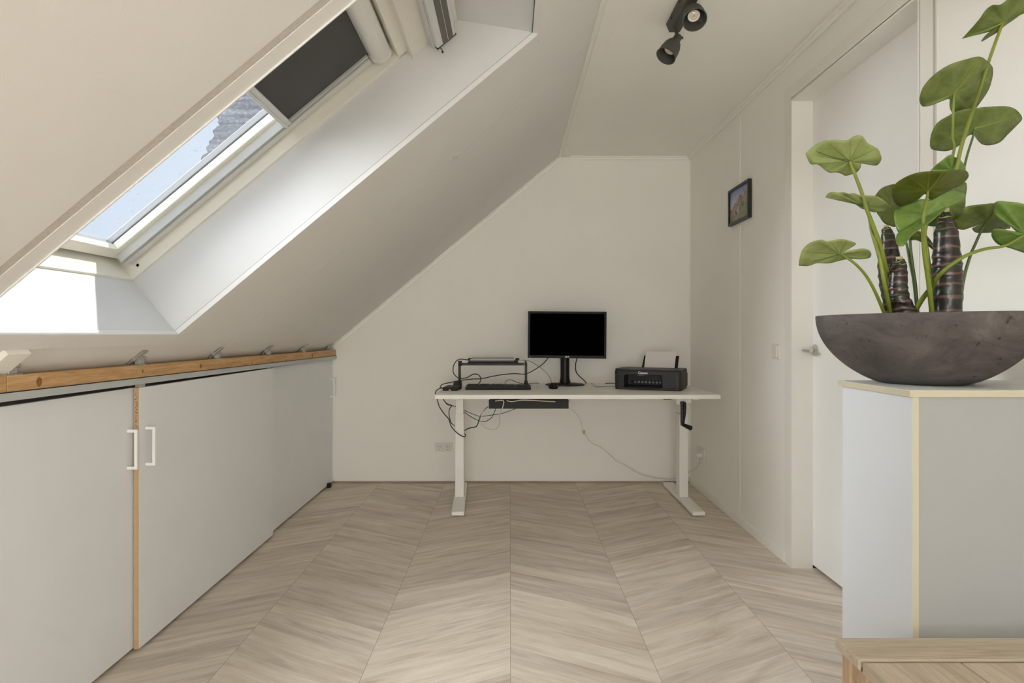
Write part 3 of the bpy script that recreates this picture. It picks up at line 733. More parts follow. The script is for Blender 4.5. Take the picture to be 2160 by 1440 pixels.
m = MB(); fr(m, -hw + .004, hw - .004, -hh + .004, hh - .004, .012, .035, .004); fr(m, -.13, .13, -.10, .09, .03, .06, .012); m.build('back_cover', BLKM, mo)
LM = TM @ Matrix.Rotation(R(90), 4, 'X')
m = MB(); m.lathe([(0, 0), (.0052, 0), (.0052, .0006), (0, .0006)], TM @ Vector((-.0045, 0, -hh + .0095)), TM.to_3x3() @ Vector((0, -1, 0)), 20); m.build('logo_disc', LOGO, mo)
text_mesh('LG', .0125, LOGO, 'logo', mo, TM @ Matrix.Translation((.0085, -.0005, -hh + .0095)) @ Matrix.Rotation(R(90), 4, 'X'), bold=.0003)
m = MB(); fr(m, -hw + .010, -hw + .020, -hh + .005, -hh + .015, -.0004, 0); m.build('energy_sticker', mat('grey_print', (.10, .10, .10), .6), mo)
px_ = P(1192, 0, 4.14).x
m = MB(); m.lathe([(.033, 0), (.033, .02), (.030, .05), (.030, .22)], (px_, 4.15, DT + .012), (0, 0, 1), 32, capt=True); st = m.build('stand_column', BLK, mo, smooth=True)
m = MB(); m.lathe([(.034, 0), (.036, .0), (.036, .018), (.034, .018)], (px_, 4.15, DT + .014), (0, 0, 1), 32); m.build('collar', BLK, st, smooth=True)
m = MB(); m.lathe([(0, 0), (.125, 0), (.13, .002), (.13, .006), (.12, .010), (.05, .016), (0, .017)], (px_, 4.15, DT), (0, 0, 1), 48, squash=.80); m.build('stand_base', BLK, mo, smooth=True)

# ------------------------------------------------------------------ laptop stand + laptop
SY = 4.02
xl_, xr_ = P(969.5, 0, SY).x, P(1109.5, 0, SY).x
ls = tag(empty('laptop_stand', (-.1, SY, DT)), 'black laptop riser with two uprights behind the keyboard', 'laptop stand')
zt = P(0, 768, SY).z
m = MB(); m.box(xl_ + .012, xr_ - .012, SY - .012, SY + .012, zt - .007, zt + .009, .002); m.build('cross_bar', BLK, ls)
for x, sx in ((xl_, 1), (xr_, -1)):
    m = MB(); m.box(x - .0075, x + .0075, SY - .012, SY + .012, DT + .008, zt + .012, .002); m.build('upright', BLK, ls)
    m = MB(); m.tube([(x - .008, SY, zt + .006), (x + .008 + (.006 * sx), SY, zt + .006)], .017, 18); m.build('pivot_knob', BLKM, ls, smooth=True)
    m = MB(); m.box(x - .010, x + .010, SY - .06, SY + .10, DT, DT + .010, .003); m.hexa([(x - .014, SY - .02, DT + .009), (x + .014, SY - .02, DT + .009), (x + .014, SY + .05, DT + .009), (x - .014, SY + .05, DT + .009), (x - .01, SY - .01, DT + .040), (x + .01, SY - .01, DT + .040), (x + .01, SY + .03, DT + .040), (x - .01, SY + .03, DT + .040)], .002); m.build('foot', BLK, ls)
zp = P(0, 763.5, SY).z
m = MB(); m.box(P(987, 0, SY).x, P(1093, 0, SY).x, SY - .03, SY + .21, zp - .003, zp + .002, .001)
for px0 in (986, 1086): m.hexa([P(px0, 760, SY + .02), P(px0 + 10, 760, SY + .02), P(px0 + 10, 760, SY + .1), P(px0, 760, SY + .1), P(px0 + 2, 755, SY + .03), P(px0 + 9, 755, SY + .03), P(px0 + 9, 755, SY + .1), P(px0 + 2, 755, SY + .1)], .001)
m.build('tray_plate', BLKM, ls)
lp = tag(empty('laptop', (-.1, SY, zp + .002)), 'closed silver laptop lying on the black riser', 'laptop')
lx0, lx1 = P(992, 0, SY).x, P(1084, 0, SY).x
m = MB(); m.box(lx0, lx1, SY - .035, SY + .20, zp + .002, zp + .011, .002); m.build('base', mat('laptop_dark', (.05, .05, .05), .5), lp)
m = MB(); m.hexa([(lx0, SY - .037, zp + .0115), (lx1, SY - .037, zp + .0115), (lx1, SY + .20, zp + .0115), (lx0, SY + .20, zp + .0115), (lx0, SY - .037, zp + .020), (lx1, SY - .037, zp + .020), (lx1, SY + .20, zp + .024), (lx0, SY + .20, zp + .024)], .002); m.build('lid', SILVER, lp)

# ------------------------------------------------------------------ keyboard, mouse, dock, puck
kx0, kx1, ky0, ky1 = P(981, 0, 3.81).x, P(1120.5, 0, 3.81).x, 3.80, 3.95
kb = tag(empty('keyboard', ((kx0 + kx1) / 2, 3.87, DT)), 'full-size black keyboard lying on the desk before the riser', 'keyboard')
m = MB(); m.hexa([(kx0 + .004, ky0 + .004, DT), (kx1 - .004, ky0 + .004, DT), (kx1, ky1, DT), (kx0, ky1, DT), (kx0, ky0, DT + .012), (kx1, ky0, DT + .012), (kx1, ky1, DT + .022), (kx0, ky1, DT + .022)], .003); m.build('case', BLK, kb)
def kz(y): return DT + .012 + (y - ky0) / (ky1 - ky0) * .010
rows = [(.018, 14), (.042, 15), (.064, 15), (.086, 16), (.108, 16), (.132, 16)]
for i, (dy, nk) in enumerate(rows):
    y = ky0 + dy; step = (kx1 - kx0 - .018) / 20
    for k in range(20):
        if k in (15,) : continue
        if i == 0 and 3 < k < 9:
            if k == 4:
                m = MB(); x = kx0 + .009 + k * step; m.box(x + .001, x + 5 * step - .001, y - .008, y + .008, kz(y) - .001, kz(y) + .006, .0015, 1); m.build('space_bar', KEYM, kb)
            continue
        if (k > 15 or k < 3 or k > 12) or i in (0, 5) : pass
        m = MB(); x = kx0 + .009 + k * step; m.box(x + .001, x + step - .001, y - .009, y + .009, kz(y) - .001, kz(y) + .006, .0015, 1)
        if i < 5 or k % 4 != 3: 
            if len([c for c in kb.children]) < 99: m.build('key', KEYM, kb)
            else: m.b.free()
        else: m.b.free()
ms = tag(empty('computer_mouse', (P(1168, 0, 3.88).x, 3.88, DT)), 'small black computer mouse beside the monitor foot', 'mouse')
m = MB(); mx_ = P(1167.5, 0, 3.88).x
m.lathe([(.0, -.0), (.026, .0), (.030, .006), (.031, .014), (.027, .026), (.017, .034), (0, .037)], (mx_, 3.90, DT), (0, 0, 1), 28, squash=1.75); m.build('body', BLK, ms, smooth=True)
m = MB(); m.tube([(mx_ - .002, 3.852, DT + .031), (mx_ + .002, 3.852, DT + .031)], .007, 14); m.build('scroll_wheel', mat('wheel_grey', (.12, .12, .12), .5), ms)
# docking station / power brick
db = tag(empty('docking_station', (-.37, 3.8, DT)), 'black docking box at the left end of the desk', 'docking station')
T = Matrix.Translation((P(953, 0, 3.77).x, 3.82, DT)) @ Matrix.Rotation(R(-6), 4, 'Z')
m = MB(); m.box(-.046, .046, -.075, .06, 0, .022, .004, 2, M=T); m.build('body', BLKM, db)
m = MB(); m.box(-.036, .036, -.06, .045, .022, .0235, .0005, 1, M=T); m.build('top_panel', mat('dark_grey_rubber', (.05, .05, .045), .8), db)
m = MB()
for k in range(5): m.box(-.042 + k * .012, -.035 + k * .012, -.0765, -.0745, .006, .012, M=T)
m.build('port', BLK, db)
m = MB(); m.box(-.006, .004, -.088, -.074, -.0, .008, .001, 1, M=T); m.build('plug', WPL, db)
m = MB(); m.lathe([(0, 0), (.024, 0), (.026, .003), (.022, .007), (0, .007)], (P(1053.5, 0, 4.15).x, 4.16, DT), (0, 0, 1), 28); tag(m.build('coaster', BLK, smooth=True), 'small round black puck behind the keyboard', 'puck')
# power adapter behind dock
m = MB(); m.box(P(958, 0, 4.0).x, P(972, 0, 4.0).x, 3.93, 4.02, DT, DT + .034, .006); tag(m.build('power_adapter', BLKM), 'black power adapter between docking box and riser upright', 'power adapter')

# ------------------------------------------------------------------ printer
pr_c = Vector(((P(1432, 0, 3.713).x), 3.713, DT))
TP = Matrix.Translation(pr_c) @ Matrix.Rotation(R(-23), 4, 'Z')
# local frame: front-right corner at the origin, x to the left is negative, y to the rear
pr = tag(empty('printer', pr_c), 'black inkjet printer with paper, right side of the desk', 'printer')
PW, PD, PH = .405, .29, .126
def rr(x0, x1, y0, y1, r, k=6):
    out = []
    for cx_, cy_, a0 in ((x1 - r, y0 + r, -90), (x1 - r, y1 - r, 0), (x0 + r, y1 - r, 90), (x0 + r, y0 + r, 180)):
        for i in range(k + 1):
            a = R(a0 + 90 * i / k); out.append((cx_ + r * math.cos(a), cy_ + r * math.sin(a)))
    return out
fP = lambda u, v, h: TP @ Vector((u, v, h))
x0p, x1p = -PW + .014, .014
ox0, ox1, oz0, oz1, od = x0p + .062, x0p + .295, .016, .090, .13
m = MB()
m.prism(rr(x0p, x1p, 0, PD, .028), fP, .092, PH - .012, .0015)
m.prism(rr(x0p + .002, x1p - .002, .001, PD, .028), fP, .0, .016, .003)
# body around the output bay
m.prism([(x0p, .03), (x0p + .004, .012), (x0p + .014, .003), (x0p + .03, 0), (ox0, 0), (ox0, od), (ox1, od), (ox1, 0), (x1p - .03, 0), (x1p - .014, .003), (x1p - .004, .012), (x1p, .03), (x1p, PD), (x0p, PD)], fP, .014, .094)
m.build('housing', PRN, pr)
m = MB()   # arch corners of the bay
for xa, sg in ((ox0, 1), (ox1, -1)):
    m.prism([(xa, oz1 + .003), (xa + sg * .014, oz1 + .003), (xa + sg * .005, oz1 - .002), (xa, oz1 - .012)], lambda u, v, h: TP @ Vector((u, h, v)), .0, .02)
m.build('bay_corner', PRN, pr)
m = MB(); m.prism(rr(x0p + .002, x1p - .002, .004, PD - .002, .026), fP, PH - .013, PH - .002, .003); m.build('scanner_lid', PRN, pr)
m = MB(); m.prism(rr(x0p + .004, x0p + .055, .02, PD - .05, .006), fP, PH - .003, PH, .001); m.build('control_panel', BLK, pr)
m = MB(); m.box(ox0 + .012, ox1, .02, .12, .018, .022, .001, 1, M=TP); m.box(ox0 + .025, ox1 - .012, -.012, .03, .014, .020, .002, 1, M=TP); m.build('output_tray', BLK, pr)
m = MB()
m.tube([TP @ Vector((ox0 + .02, .10, .042)), TP @ Vector((ox1, .10, .042))], .004, 10); m.build('roller_bar', BLKM, pr)
for k in range(9):
    x = ox0 + .045 + k * .022
    m = MB(); m.tube([TP @ Vector((x, .096, .041)), TP @ Vector((x + .013, .096, .041))], .0065, 12); m.build('feed_roller', mat('roller_grey', (.35, .33, .30), .5) if k == 0 else bpy.data.materials['roller_grey'], pr)
m = MB(); m.box(x0p + .145, x0p + .185, -.001, .004, .086, .091, M=TP); m.build('latch', mat('latch_grey', (.10, .10, .09), .5), pr)
m = MB(); m.box(x0p + .03, ox0, -.0006, .0004, .0755, .0765, M=TP); m.box(ox1, x1p - .03, -.0006, .0004, .0755, .0765, M=TP); m.box(x1p - .0004, x1p + .0006, .03, .12, .0755, .0765, M=TP); m.build('seam', DARK, pr)
text_mesh('Canon', .0205, LOGO, 'logo', pr, TP @ Matrix.Translation((x0p + .178, -.0008, .1035)) @ Matrix.Rotation(R(90), 4, 'X'), bold=.0006, sx=1.05)
for (x, nm) in ((x0p + .132, 'l'), (x0p + .335, 'r')):
    m = MB(); m.hexa([TP @ Vector(q) for q in ((x - .012, PD - .035, PH - .01), (x + .012, PD - .035, PH - .01), (x + .012, PD - .028, PH - .01), (x - .012, PD - .028, PH - .01), (x - .006, PD + .025, PH + .072), (x + .018 - .004, PD + .025, PH + .072), (x + .018 - .004, PD + .031, PH + .072), (x - .006, PD + .031, PH + .072))], .001, 1)
    m.build('paper_support', BLK, pr)
m = MB(); m.hexa([TP @ Vector(q) for q in ((x0p + .137, PD - .040, PH - .01), (x0p + .329, PD - .040, PH - .01), (x0p + .329, PD - .0385, PH - .01), (x0p + .137, PD - .0385, PH - .01), (x0p + .137, PD + .035, PH + .10), (x0p + .329, PD + .035, PH + .10), (x0p + .329, PD + .0365, PH + .10), (x0p + .137, PD + .0365, PH + .10))])
tag(m.build('paper_stack', PAPER), 'white paper sheets standing in the rear feed of the printer', 'paper')

# ------------------------------------------------------------------ wall sockets, switch, picture
def plate_socket(mb_parent, cxx, y, z, nsock):
    pass
so = tag(empty('double_socket', (P(936, 0, YB).x, YB, .25)), 'white double wall socket on the back wall left of the desk leg', 'socket')
sx0, sx1 = P(917, 0, YB).x, P(955.5, 0, YB).x; sz1, sz0 = P(0, 933, YB).z, P(0, 951.5, YB).z
m = MB(); m.box(sx0, sx1, YB - .009, YB, sz0, sz1, .003); m.build('cover_frame', WPL, so)
for k in (0, 1):
    c = sx0 + (sx1 - sx0) * (.27 + .46 * k); zc = (sz0 + sz1) / 2
    m = MB(); m.box(c - .024, c + .024, YB - .012, YB - .008, zc - .024, zc + .024, .002); ss = m.build('socket_insert', WPL, so)
    m = MB(); m.lathe([(.0195, 0), (.0195, .003), (.0175, .003), (.0175, -.0035), (0, -.0035)], (c, YB - .012, zc), (0, -1, 0), 28); m.build('socket_ring', mat('socket_shadowed', (.62, .60, .55), .5) if k == 0 else bpy.data.materials['socket_shadowed'], ss, smooth=True)
    m = MB()
    for dx in (-.0095, 0, .0095): m.lathe([(0, 0), (.0024, 0), (.0024, .001), (0, .001)], (c + dx, YB - .0135, zc + .003), (0, -1, 0), 10)
    m.box(c - .0025, c + .0025, YB - .015, YB - .0125, zc - .019, zc - .014); m.build('contact', BLK, ss)
so2 = tag(empty('wall_socket', (XR, 4.11, .2)), 'white wall socket low on the right wall behind the desk leg', 'socket')
zc = P(0, 957, 4.12).z
m = MB(); m.box(XR - .010, XR, 4.045, 4.20, zc - .042, zc + .042, .003); m.build('cover_frame', WPL, so2)
m = MB(); m.tube([(XR - .008, 4.09, zc - .004), (XR - .03, 4.09, zc - .004), (XR - .042, 4.09, zc - .012)], .015, 16, rs=[.019, .018, .011]); tag(m.build('power_plug', WPL, smooth=True), 'white plug pushed into the socket low on the right wall', 'plug')
sw = tag(empty('light_switch', (XR, 2.955, .96)), 'white light switch on the right wall next to the door casing', 'light switch')
zs = P(0, 741, 2.95).z
m = MB(); m.box(XR - .010, XR, 2.915, 2.995, zs - .036, zs + .036, .002); m.build('cover_frame', WPL, sw)
m = MB(); m.hexa([(XR - .0165, 2.93, zs - .026), (XR - .010, 2.93, zs - .026), (XR - .010, 2.985, zs - .026), (XR - .0145, 2.985, zs - .026), (XR - .0165, 2.93, zs + .026), (XR - .010, 2.93, zs + .026), (XR - .010, 2.985, zs + .026), (XR - .0145, 2.985, zs + .026)], .001, 1); m.build('rocker', WPL, sw)

def photo_mat():
    mm, n, l, b = nodes_of('framed_townscape_photo', .25, .5)
    g = n.new('ShaderNodeTexCoord'); s = n.new('ShaderNodeSeparateXYZ'); l.new(g.outputs['Generated'], s.inputs[0])
    q = n.new('ShaderNodeTexNoise'); q.inputs['Scale'].default_value = 34; q.inputs['Detail'].default_value = 4; l.new(g.outputs['Object'], q.inputs['Vector'])
    q2 = n.new('ShaderNodeTexNoise'); q2.inputs['Scale'].default_value = 9; q2.inputs['Detail'].default_value = 3; l.new(g.outputs['Object'], q2.inputs['Vector'])
    sky = ramp(n, l, s.outputs[2], [(.5, (.45, .48, .50)), (1, (.10, .17, .38))])
    crowd = ramp(n, l, q.outputs['Fac'], [(.35, (.03, .025, .02)), (.5, (.22, .16, .12)), (.6, (.28, .24, .20)), (.68, (.30, .10, .07))])
    edge = math_n(n, l, 'ADD', s.outputs[2], math_n(n, l, 'MULTIPLY', math_n(n, l, 'SUBTRACT', q2.outputs['Fac'], .5), 1.1))
    edge = math_n(n, l, 'ADD', edge, math_n(n, l, 'MULTIPLY', math_n(n, l, 'SUBTRACT', s.outputs[1], .5), .6))
    f = math_n(n, l, 'GREATER_THAN', edge, .66)
    c = mixc(n, l, f, crowd, sky)
    gr = math_n(n, l, 'LESS_THAN', edge, .20)
    c = mixc(n, l, gr, c, (.12, .16, .05)); l.new(c, b.inputs['Base Color']); return mm
pc = tag(empty('picture_frame', (XR, 3.41, 1.655)), 'small black framed photograph hanging on the right wall', 'picture frame')
fy0, fy1, fz0, fz1 = 3.262, 3.562, 1.652, 1.853
m = MB()
for a in ((fy0, fy1, fz0, fz0 + .014), (fy0, fy1, fz1 - .014, fz1), (fy0, fy0 + .014, fz0 + .014, fz1 - .014), (fy1 - .014, fy1, fz0 + .014, fz1 - .014)): m.box(XR - .022, XR - .002, a[0], a[1], a[2], a[3], .0006, 1)
m.build('frame', mat('frame_black', (.015, .014, .013), .4), pc)
m = MB(); m.box(XR - .014, XR - .008, fy0 + .013, fy1 - .013, fz0 + .013, fz1 - .013); pp = m.build('photograph', photo_mat(), pc)
m = MB(); random.seed(5)
for k in range(6):
    z = 1.742 - k * .0055; wd = random.uniform(.02, .05); m.box(XR - .0144, XR - .014, 3.43 - wd / 2, 3.43 + wd / 2, z, z + .0014)
m.build('caption_lines', LOGO, pp)

# ------------------------------------------------------------------ ceiling spotlight bar
sp = tag(empty('ceiling_spotlight', (.657, 2.2, ZC)), 'dark grey spotlight bar with adjustable heads on the flat ceiling', 'spotlight')
m = MB()
m.prism([(-.034, 0), (.034, 0), (.034, -.006), (.021, -.036), (-.021, -.036), (-.034, -.006)], lambda u, v, h: Vector((.658 + u, h, ZC + v)), 1.72, 2.50, .003)
bar = m.build('ceiling_bar', LAMP, sp)
m = MB()
for y in (2.42, 2.30, 1.9): m.tube([(.627, y, ZC - .018), (.622, y, ZC - .018)], .003, 10)
m.build('screw', BLK, bar)
def spot(neck, axis, L, rad, arm_from):
    ax = Vector(axis).normalized(); neck = Vector(neck)
    h = empty('spot_head', neck); h.parent = sp; h.location = neck - WL[sp]
    m = MB(); m.lathe([(.0, -.010), (.014, -.008), (.016, .0), (.0165, .014), (.019, .022), (rad * .70, .030), (rad * .86, .045), (rad * .95, L * .68), (rad, L), (rad + .002, L + .001), (rad - .0015, L + .001), (rad - .004, L * .68), (rad * .78, .050), (rad * .3, .038), (0, .038)], neck, ax, 36)
    m.build('shade', LAMP, h, smooth=True)
    m = MB(); m.lathe([(.0, .040), (.018, .042), (.0215, .060), (.0215, .066), (.0195, .0665)], neck, ax, 28); m.build('bulb', mat('lens_glass', (.75, .73, .66), .12, spec=.8) if 'lens_glass' not in bpy.data.materials else bpy.data.materials['lens_glass'], h, smooth=True)
    m = MB(); m.lathe([(.0195, .0665), (.0145, .0645), (.010, .0675), (.009, .066), (0, .066)], neck, ax, 28); m.build('lens', mat('lens_face', (.8, .78, .70), .15, spec=.9) if 'lens_face' not in bpy.data.materials else bpy.data.materials['lens_face'], h, smooth=True)
    m = MB(); m.lathe([(0, .0685), (.0055, .068), (.0065, .0665)], neck, ax, 18); m.build('led_chip', mat('led_amber', (.75, .55, .25), .3) if 'led_amber' not in bpy.data.materials else bpy.data.materials['led_amber'], h)
    a = Vector(arm_from)
    m = MB(); side = Vector((1, 0, 0)); d = (neck - a)
    m.tube([a, neck + ax * -.002], .006, 12, rs=[.0065, .0075]); m.tube([neck - side * .013, neck + side * .014], .009, 16); m.tube([neck + side * .014, neck + side * .022], .005, 10); m.build('swivel_arm', LAMP, h, smooth=True)
n2 = P(1429, 80, 2.44)
spot(n2, (-.50, -.22, -.80), .098, .0385, (n2.x - .004, 2.46, ZC - .034))
n1 = P(1459, 14, 2.28)
spot(n1, (-.05, -.58, -.81), .092, .041, (.662, 2.30, ZC - .034))

# ------------------------------------------------------------------ cables
def cable(label, pts, r, material, name='cable', extra=None):
    m = MB(); m.tube([P(*p) for p in pts], r * 1.12, 8, smooth=5)
    if extra: extra(m)
    return tag(m.build(name, material, smooth=True), label, 'cable')
def z1(x, y, Y): return (880 + x / 4.8, 630 + y / 4.8, Y)
def z4(x, y, Y): return (1180 + x / 4.966, 820 + y / 4.966, Y)
def z2(x, y, Y): return (1180 + x / 6, 700 + y / 6, Y)
cable('thick black cord looping left of the riser down behind the keyboard', [z1(530, 622, 4.03), z1(430, 612, 4.0), z1(375, 660, 3.98), z1(365, 740, 3.97), z1(400, 790, 3.97), z1(450, 808, 3.97), z1(510, 795, 3.97), z1(570, 762, 3.98), z1(620, 770, 4.0), z1(645, 810, 4.04), z1(630, 850, 4.1), z1(608, 866, 4.14)], .0028, CABLEB)
cable('long black video cord running from the monitor to the docking box', [z1(1325, 600, 4.15), z1(1260, 670, 4.12), z1(1150, 740, 4.08), z1(1080, 762, 4.06), z1(980, 757, 3.97), z1(860, 768, 3.97), z1(760, 785, 3.97), z1(650, 808, 3.97), z1(560, 812, 3.97), z1(450, 825, 3.97), z1(330, 848, 3.93), z1(260, 865, 3.88), z1(235, 890, 3.82), z1(262, 905, 3.79), z1(285, 905, 3.78)], .0028, CABLEB)
cable('thin grey cord arching from the laptop to behind the mouse', [z1(1050, 622, 4.05), z1(1120, 625, 4.05), z1(1200, 665, 4.03), z1(1290, 730, 4.02), z1(1340, 790, 4.0), z1(1362, 850, 3.98), z1(1375, 868, 3.97)], .0018, CABLEG)
cable('black power cord hanging from the monitor right of its column', [z1(1620, 595, 4.16), z1(1605, 660, 4.2), z1(1610, 740, 4.22), z1(1650, 790, 4.24), z1(1690, 825, 4.26), z1(1712, 855, 4.28)], .003, CABLEB)
cable('thin black cord curling on the desk under the right riser post', [z1(885, 868, 4.05), z1(905, 830, 4.12), z1(950, 820, 4.14), z1(1010, 845, 4.16), z1(1070, 858, 4.15), z1(1150, 857, 4.2), z1(1200, 852, 4.24), z1(1235, 856, 4.2)], .0018, CABLEB)
cable('short black cord from the docking box over the left desk edge', [z1(290, 908, 3.77), z1(240, 905, 3.75), z1(205, 920, 3.70), z1(186, 945, 3.64), z1(188, 985, 3.66), z1(200, 1012, 3.72), z1(225, 1090, 3.78), z1(270, 1160, 3.8), z1(320, 1220, 3.82), z1(345, 1290, 3.84), z1(400, 1355, 3.86), z1(460, 1393, 3.86), z1(490, 1388, 3.87), z1(482, 1365, 3.9)], .0027, CABLEB)
cable('doubled black cord hanging beside the left desk leg', [z1(262, 1015, 3.85), z1(300, 1060, 3.85), z1(350, 1080, 3.84), z1(330, 1110, 3.84), z1(322, 1160, 3.84), z1(335, 1230, 3.86), z1(352, 1265, 3.9), z1(380, 1285, 3.97)], .0024, CABLEB)
cable('thin black cord passing behind the left desk leg to the tray', [z1(262, 1015, 3.97), z1(310, 1075, 3.98), z1(370, 1085, 3.98), z1(470, 1125, 3.99), z1(560, 1165, 3.98), z1(640, 1190, 3.95), z1(740, 1178, 3.9), z1(860, 1160, 3.85), z1(960, 1125, 3.82), z1(1010, 1105, 3.80), z1(1060, 1075, 3.79)], .0017, CABLEB)
cable('sagging thin black cord between the left leg and tray underside', [z1(385, 1085, 3.98), z1(470, 1140, 3.99), z1(540, 1190, 3.97), z1(620, 1232, 3.94), z1(690, 1240, 3.9), z1(750, 1205, 3.86), z1(785, 1140, 3.8), z1(795, 1100, 3.76)], .0019, CABLEB)
cable('thick black cord dropping from the tray to the left desk leg', [z1(470, 1338, 3.96), z1(530, 1308, 3.94), z1(600, 1290, 3.92), z1(628, 1220, 3.88), z1(660, 1150, 3.8), z1(700, 1105, 3.72), z1(735, 1078, 3.71)], .003, CABLEB)
cable('white cord hanging in a wide loop below the cable tray', [z1(790, 1035, 3.7), z1(830, 1030, 3.7), z1(875, 1035, 3.7), z1(862, 1110, 3.71), z1(835, 1180, 3.73), z1(835, 1260, 3.75), z1(800, 1315, 3.76), z1(740, 1322, 3.77), z1(670, 1290, 3.77), z1(645, 1230, 3.76), z1(660, 1150, 3.74), z1(700, 1095, 3.71), z1(728, 1085, 3.71)], .0028, CABLEW)
cable('white cord lying along the top of the cable tray', [z1(905, 1030, 3.705), z1(960, 1040, 3.705), z1(1060, 1026, 3.71), z1(1200, 1030, 3.71), z1(1330, 1038, 3.71), z1(1430, 1042, 3.73)], .0028, CABLEW)
cable('thin white wire from the tray end down to its connector', [z1(1530, 1098, 3.75), z1(1560, 1115, 3.8), z1(1600, 1150, 3.9), z1(1650, 1210, 4.0), z1(1665, 1270, 4.05), z1(1685, 1340, 4.1)], .0014, CABLEW)
m = MB(); q = P(1231.5, 910, 4.1); m.box(q.x - .009, q.x + .009, 4.094, 4.106, q.z - .009, q.z + .009, .002); m.box(q.x - .004, q.x + .006, 4.096, 4.104, q.z - .018, q.z - .008, .001)
tag(m.build('cable_connector', mat('connector_grey', (.42, .37, .30), .5)), 'small grey connector hanging under the desk on the white wire', 'connector')
cable('white wire sagging from the connector to the right wall plug', [z4(262, 465, 4.1), z4(330, 560, 4.15), z4(430, 610, 4.2), z4(520, 680, 4.25), z4(600, 755, 4.28), z4(700, 805, 4.3), z4(820, 880, 4.33), z4(950, 920, 4.34), z4(1100, 943, 4.34), z4(1222, 935, 4.33), z4(1340, 882, 4.30), z4(1420, 835, 4.22), z4(1462, 780, 4.14), z4(1475, 715, 4.11), z4(1476, 700, 4.10)], .0022, CABLEW)
cable('grey cord leaving the left rear of the printer', [z2(760, 690, 3.93), z2(620, 685, 3.95), z2(480, 693, 3.93), z2(440, 678, 4.0), z2(425, 655, 4.16), z2(400, 651, 4.2)], .0018, CABLEG)
cable('black cord lying flat behind the printer\'s left side', [z2(585, 650, 4.2), z2(640, 647, 4.22), z2(760, 649, 4.2)], .0024, CABLEB)
cable('short pale cable tie around the right desk leg', [z4(1222, 243, 3.99), z4(1238, 252, 3.94), z4(1262, 256, 3.885), z4(1270, 256, 3.884)], .0014, CABLEG)

# ------------------------------------------------------------------ white cabinet at the right
CY0, CY1, CH = 1.255, 1.525, .933
cb = tag(empty('cabinet', (1.05, 1.39, 0)), 'tall white cabinet carrying the planter in front of the right wall', 'cabinet')
xL = P(1925.5, 0, CY0).x
m = MB(); m.box(P(1920, 0, CY0 - .004).x, XR - .001, CY0 - .004, CY1, CH - .0135, CH, .001); tp_ = m.build('top_panel', mat('cabinet_top', (.78, .775, .73), .45), cb)
m = MB(); m.box(P(1920, 0, CY0 - .004).x - .0006, XR - .001, CY0 - .0046, CY0 - .004, CH - .013, CH - .0006); m.box(P(1920, 0, CY0 - .004).x - .0008, P(1920, 0, CY0 - .004).x, CY0 - .004, CY1, CH - .013, CH - .0006); plabel(m.build('edge_band', CREAM, tp_), 'cream edge band')
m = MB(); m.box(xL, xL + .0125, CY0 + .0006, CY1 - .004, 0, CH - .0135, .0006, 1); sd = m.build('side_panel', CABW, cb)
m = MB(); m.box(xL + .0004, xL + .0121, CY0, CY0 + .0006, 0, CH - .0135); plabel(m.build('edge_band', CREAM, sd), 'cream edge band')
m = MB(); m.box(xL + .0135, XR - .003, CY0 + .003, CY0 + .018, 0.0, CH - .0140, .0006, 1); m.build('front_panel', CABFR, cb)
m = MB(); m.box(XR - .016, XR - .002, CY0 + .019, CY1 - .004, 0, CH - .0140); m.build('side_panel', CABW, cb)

# ------------------------------------------------------------------ oak bench, lower right
bn = tag(empty('wooden_bench', (1.0, .9, 0)), 'weathered oak bench in the lower right corner before the cabinet', 'bench')
BZ, bx0, bx1 = .465, .6235, 1.235
m = MB(); m.box(bx0 + .004, bx1 - .004, 1.108, 1.119, BZ - .020, BZ - .014); m.build('joint_gap', mat('joint_dark', (.12, .08, .05), .9), bn)
m = MB(); m.box(bx0, bx1, 1.117, 1.2, BZ - .021, BZ, .004, 3); m.build('end_board', OAKX, bn)
for k, (a, b) in enumerate(((bx0 + .002, .80), (.802, .965), (.967, 1.10), (1.102, bx1))):
    m = MB(); m.box(a, b, .30, 1.110, BZ - .021, BZ - .0015, .0015, 2); m.build('seat_plank', OAKY, bn)
m = MB(); m.box(bx0, bx1, .21, .295, BZ - .021, BZ, .005, 3); m.build('end_board', OAKX, bn)
for y0 in (1.105, .23):
    for xx in (bx0 + .008, bx1 - .04):
        for k in (0, 1):
            m = MB(); m.box(xx, xx + .03, y0 + k * .055, y0 + .030 + k * .055, 0, BZ - .021, .002, 2); m.build('leg', OAKZ, bn)
for xx in (bx0 + .008, bx1 - .036):
    m = MB(); m.box(xx + .001, xx + .028, .26, 1.19, BZ - .055, BZ - .021, .002, 2); m.build('side_rail', OAKZ, bn)
    m = MB(); m.box(xx + .003, xx + .026, .26, 1.16, .06, .09, .002, 2); m.build('stretcher', OAKZ, bn)

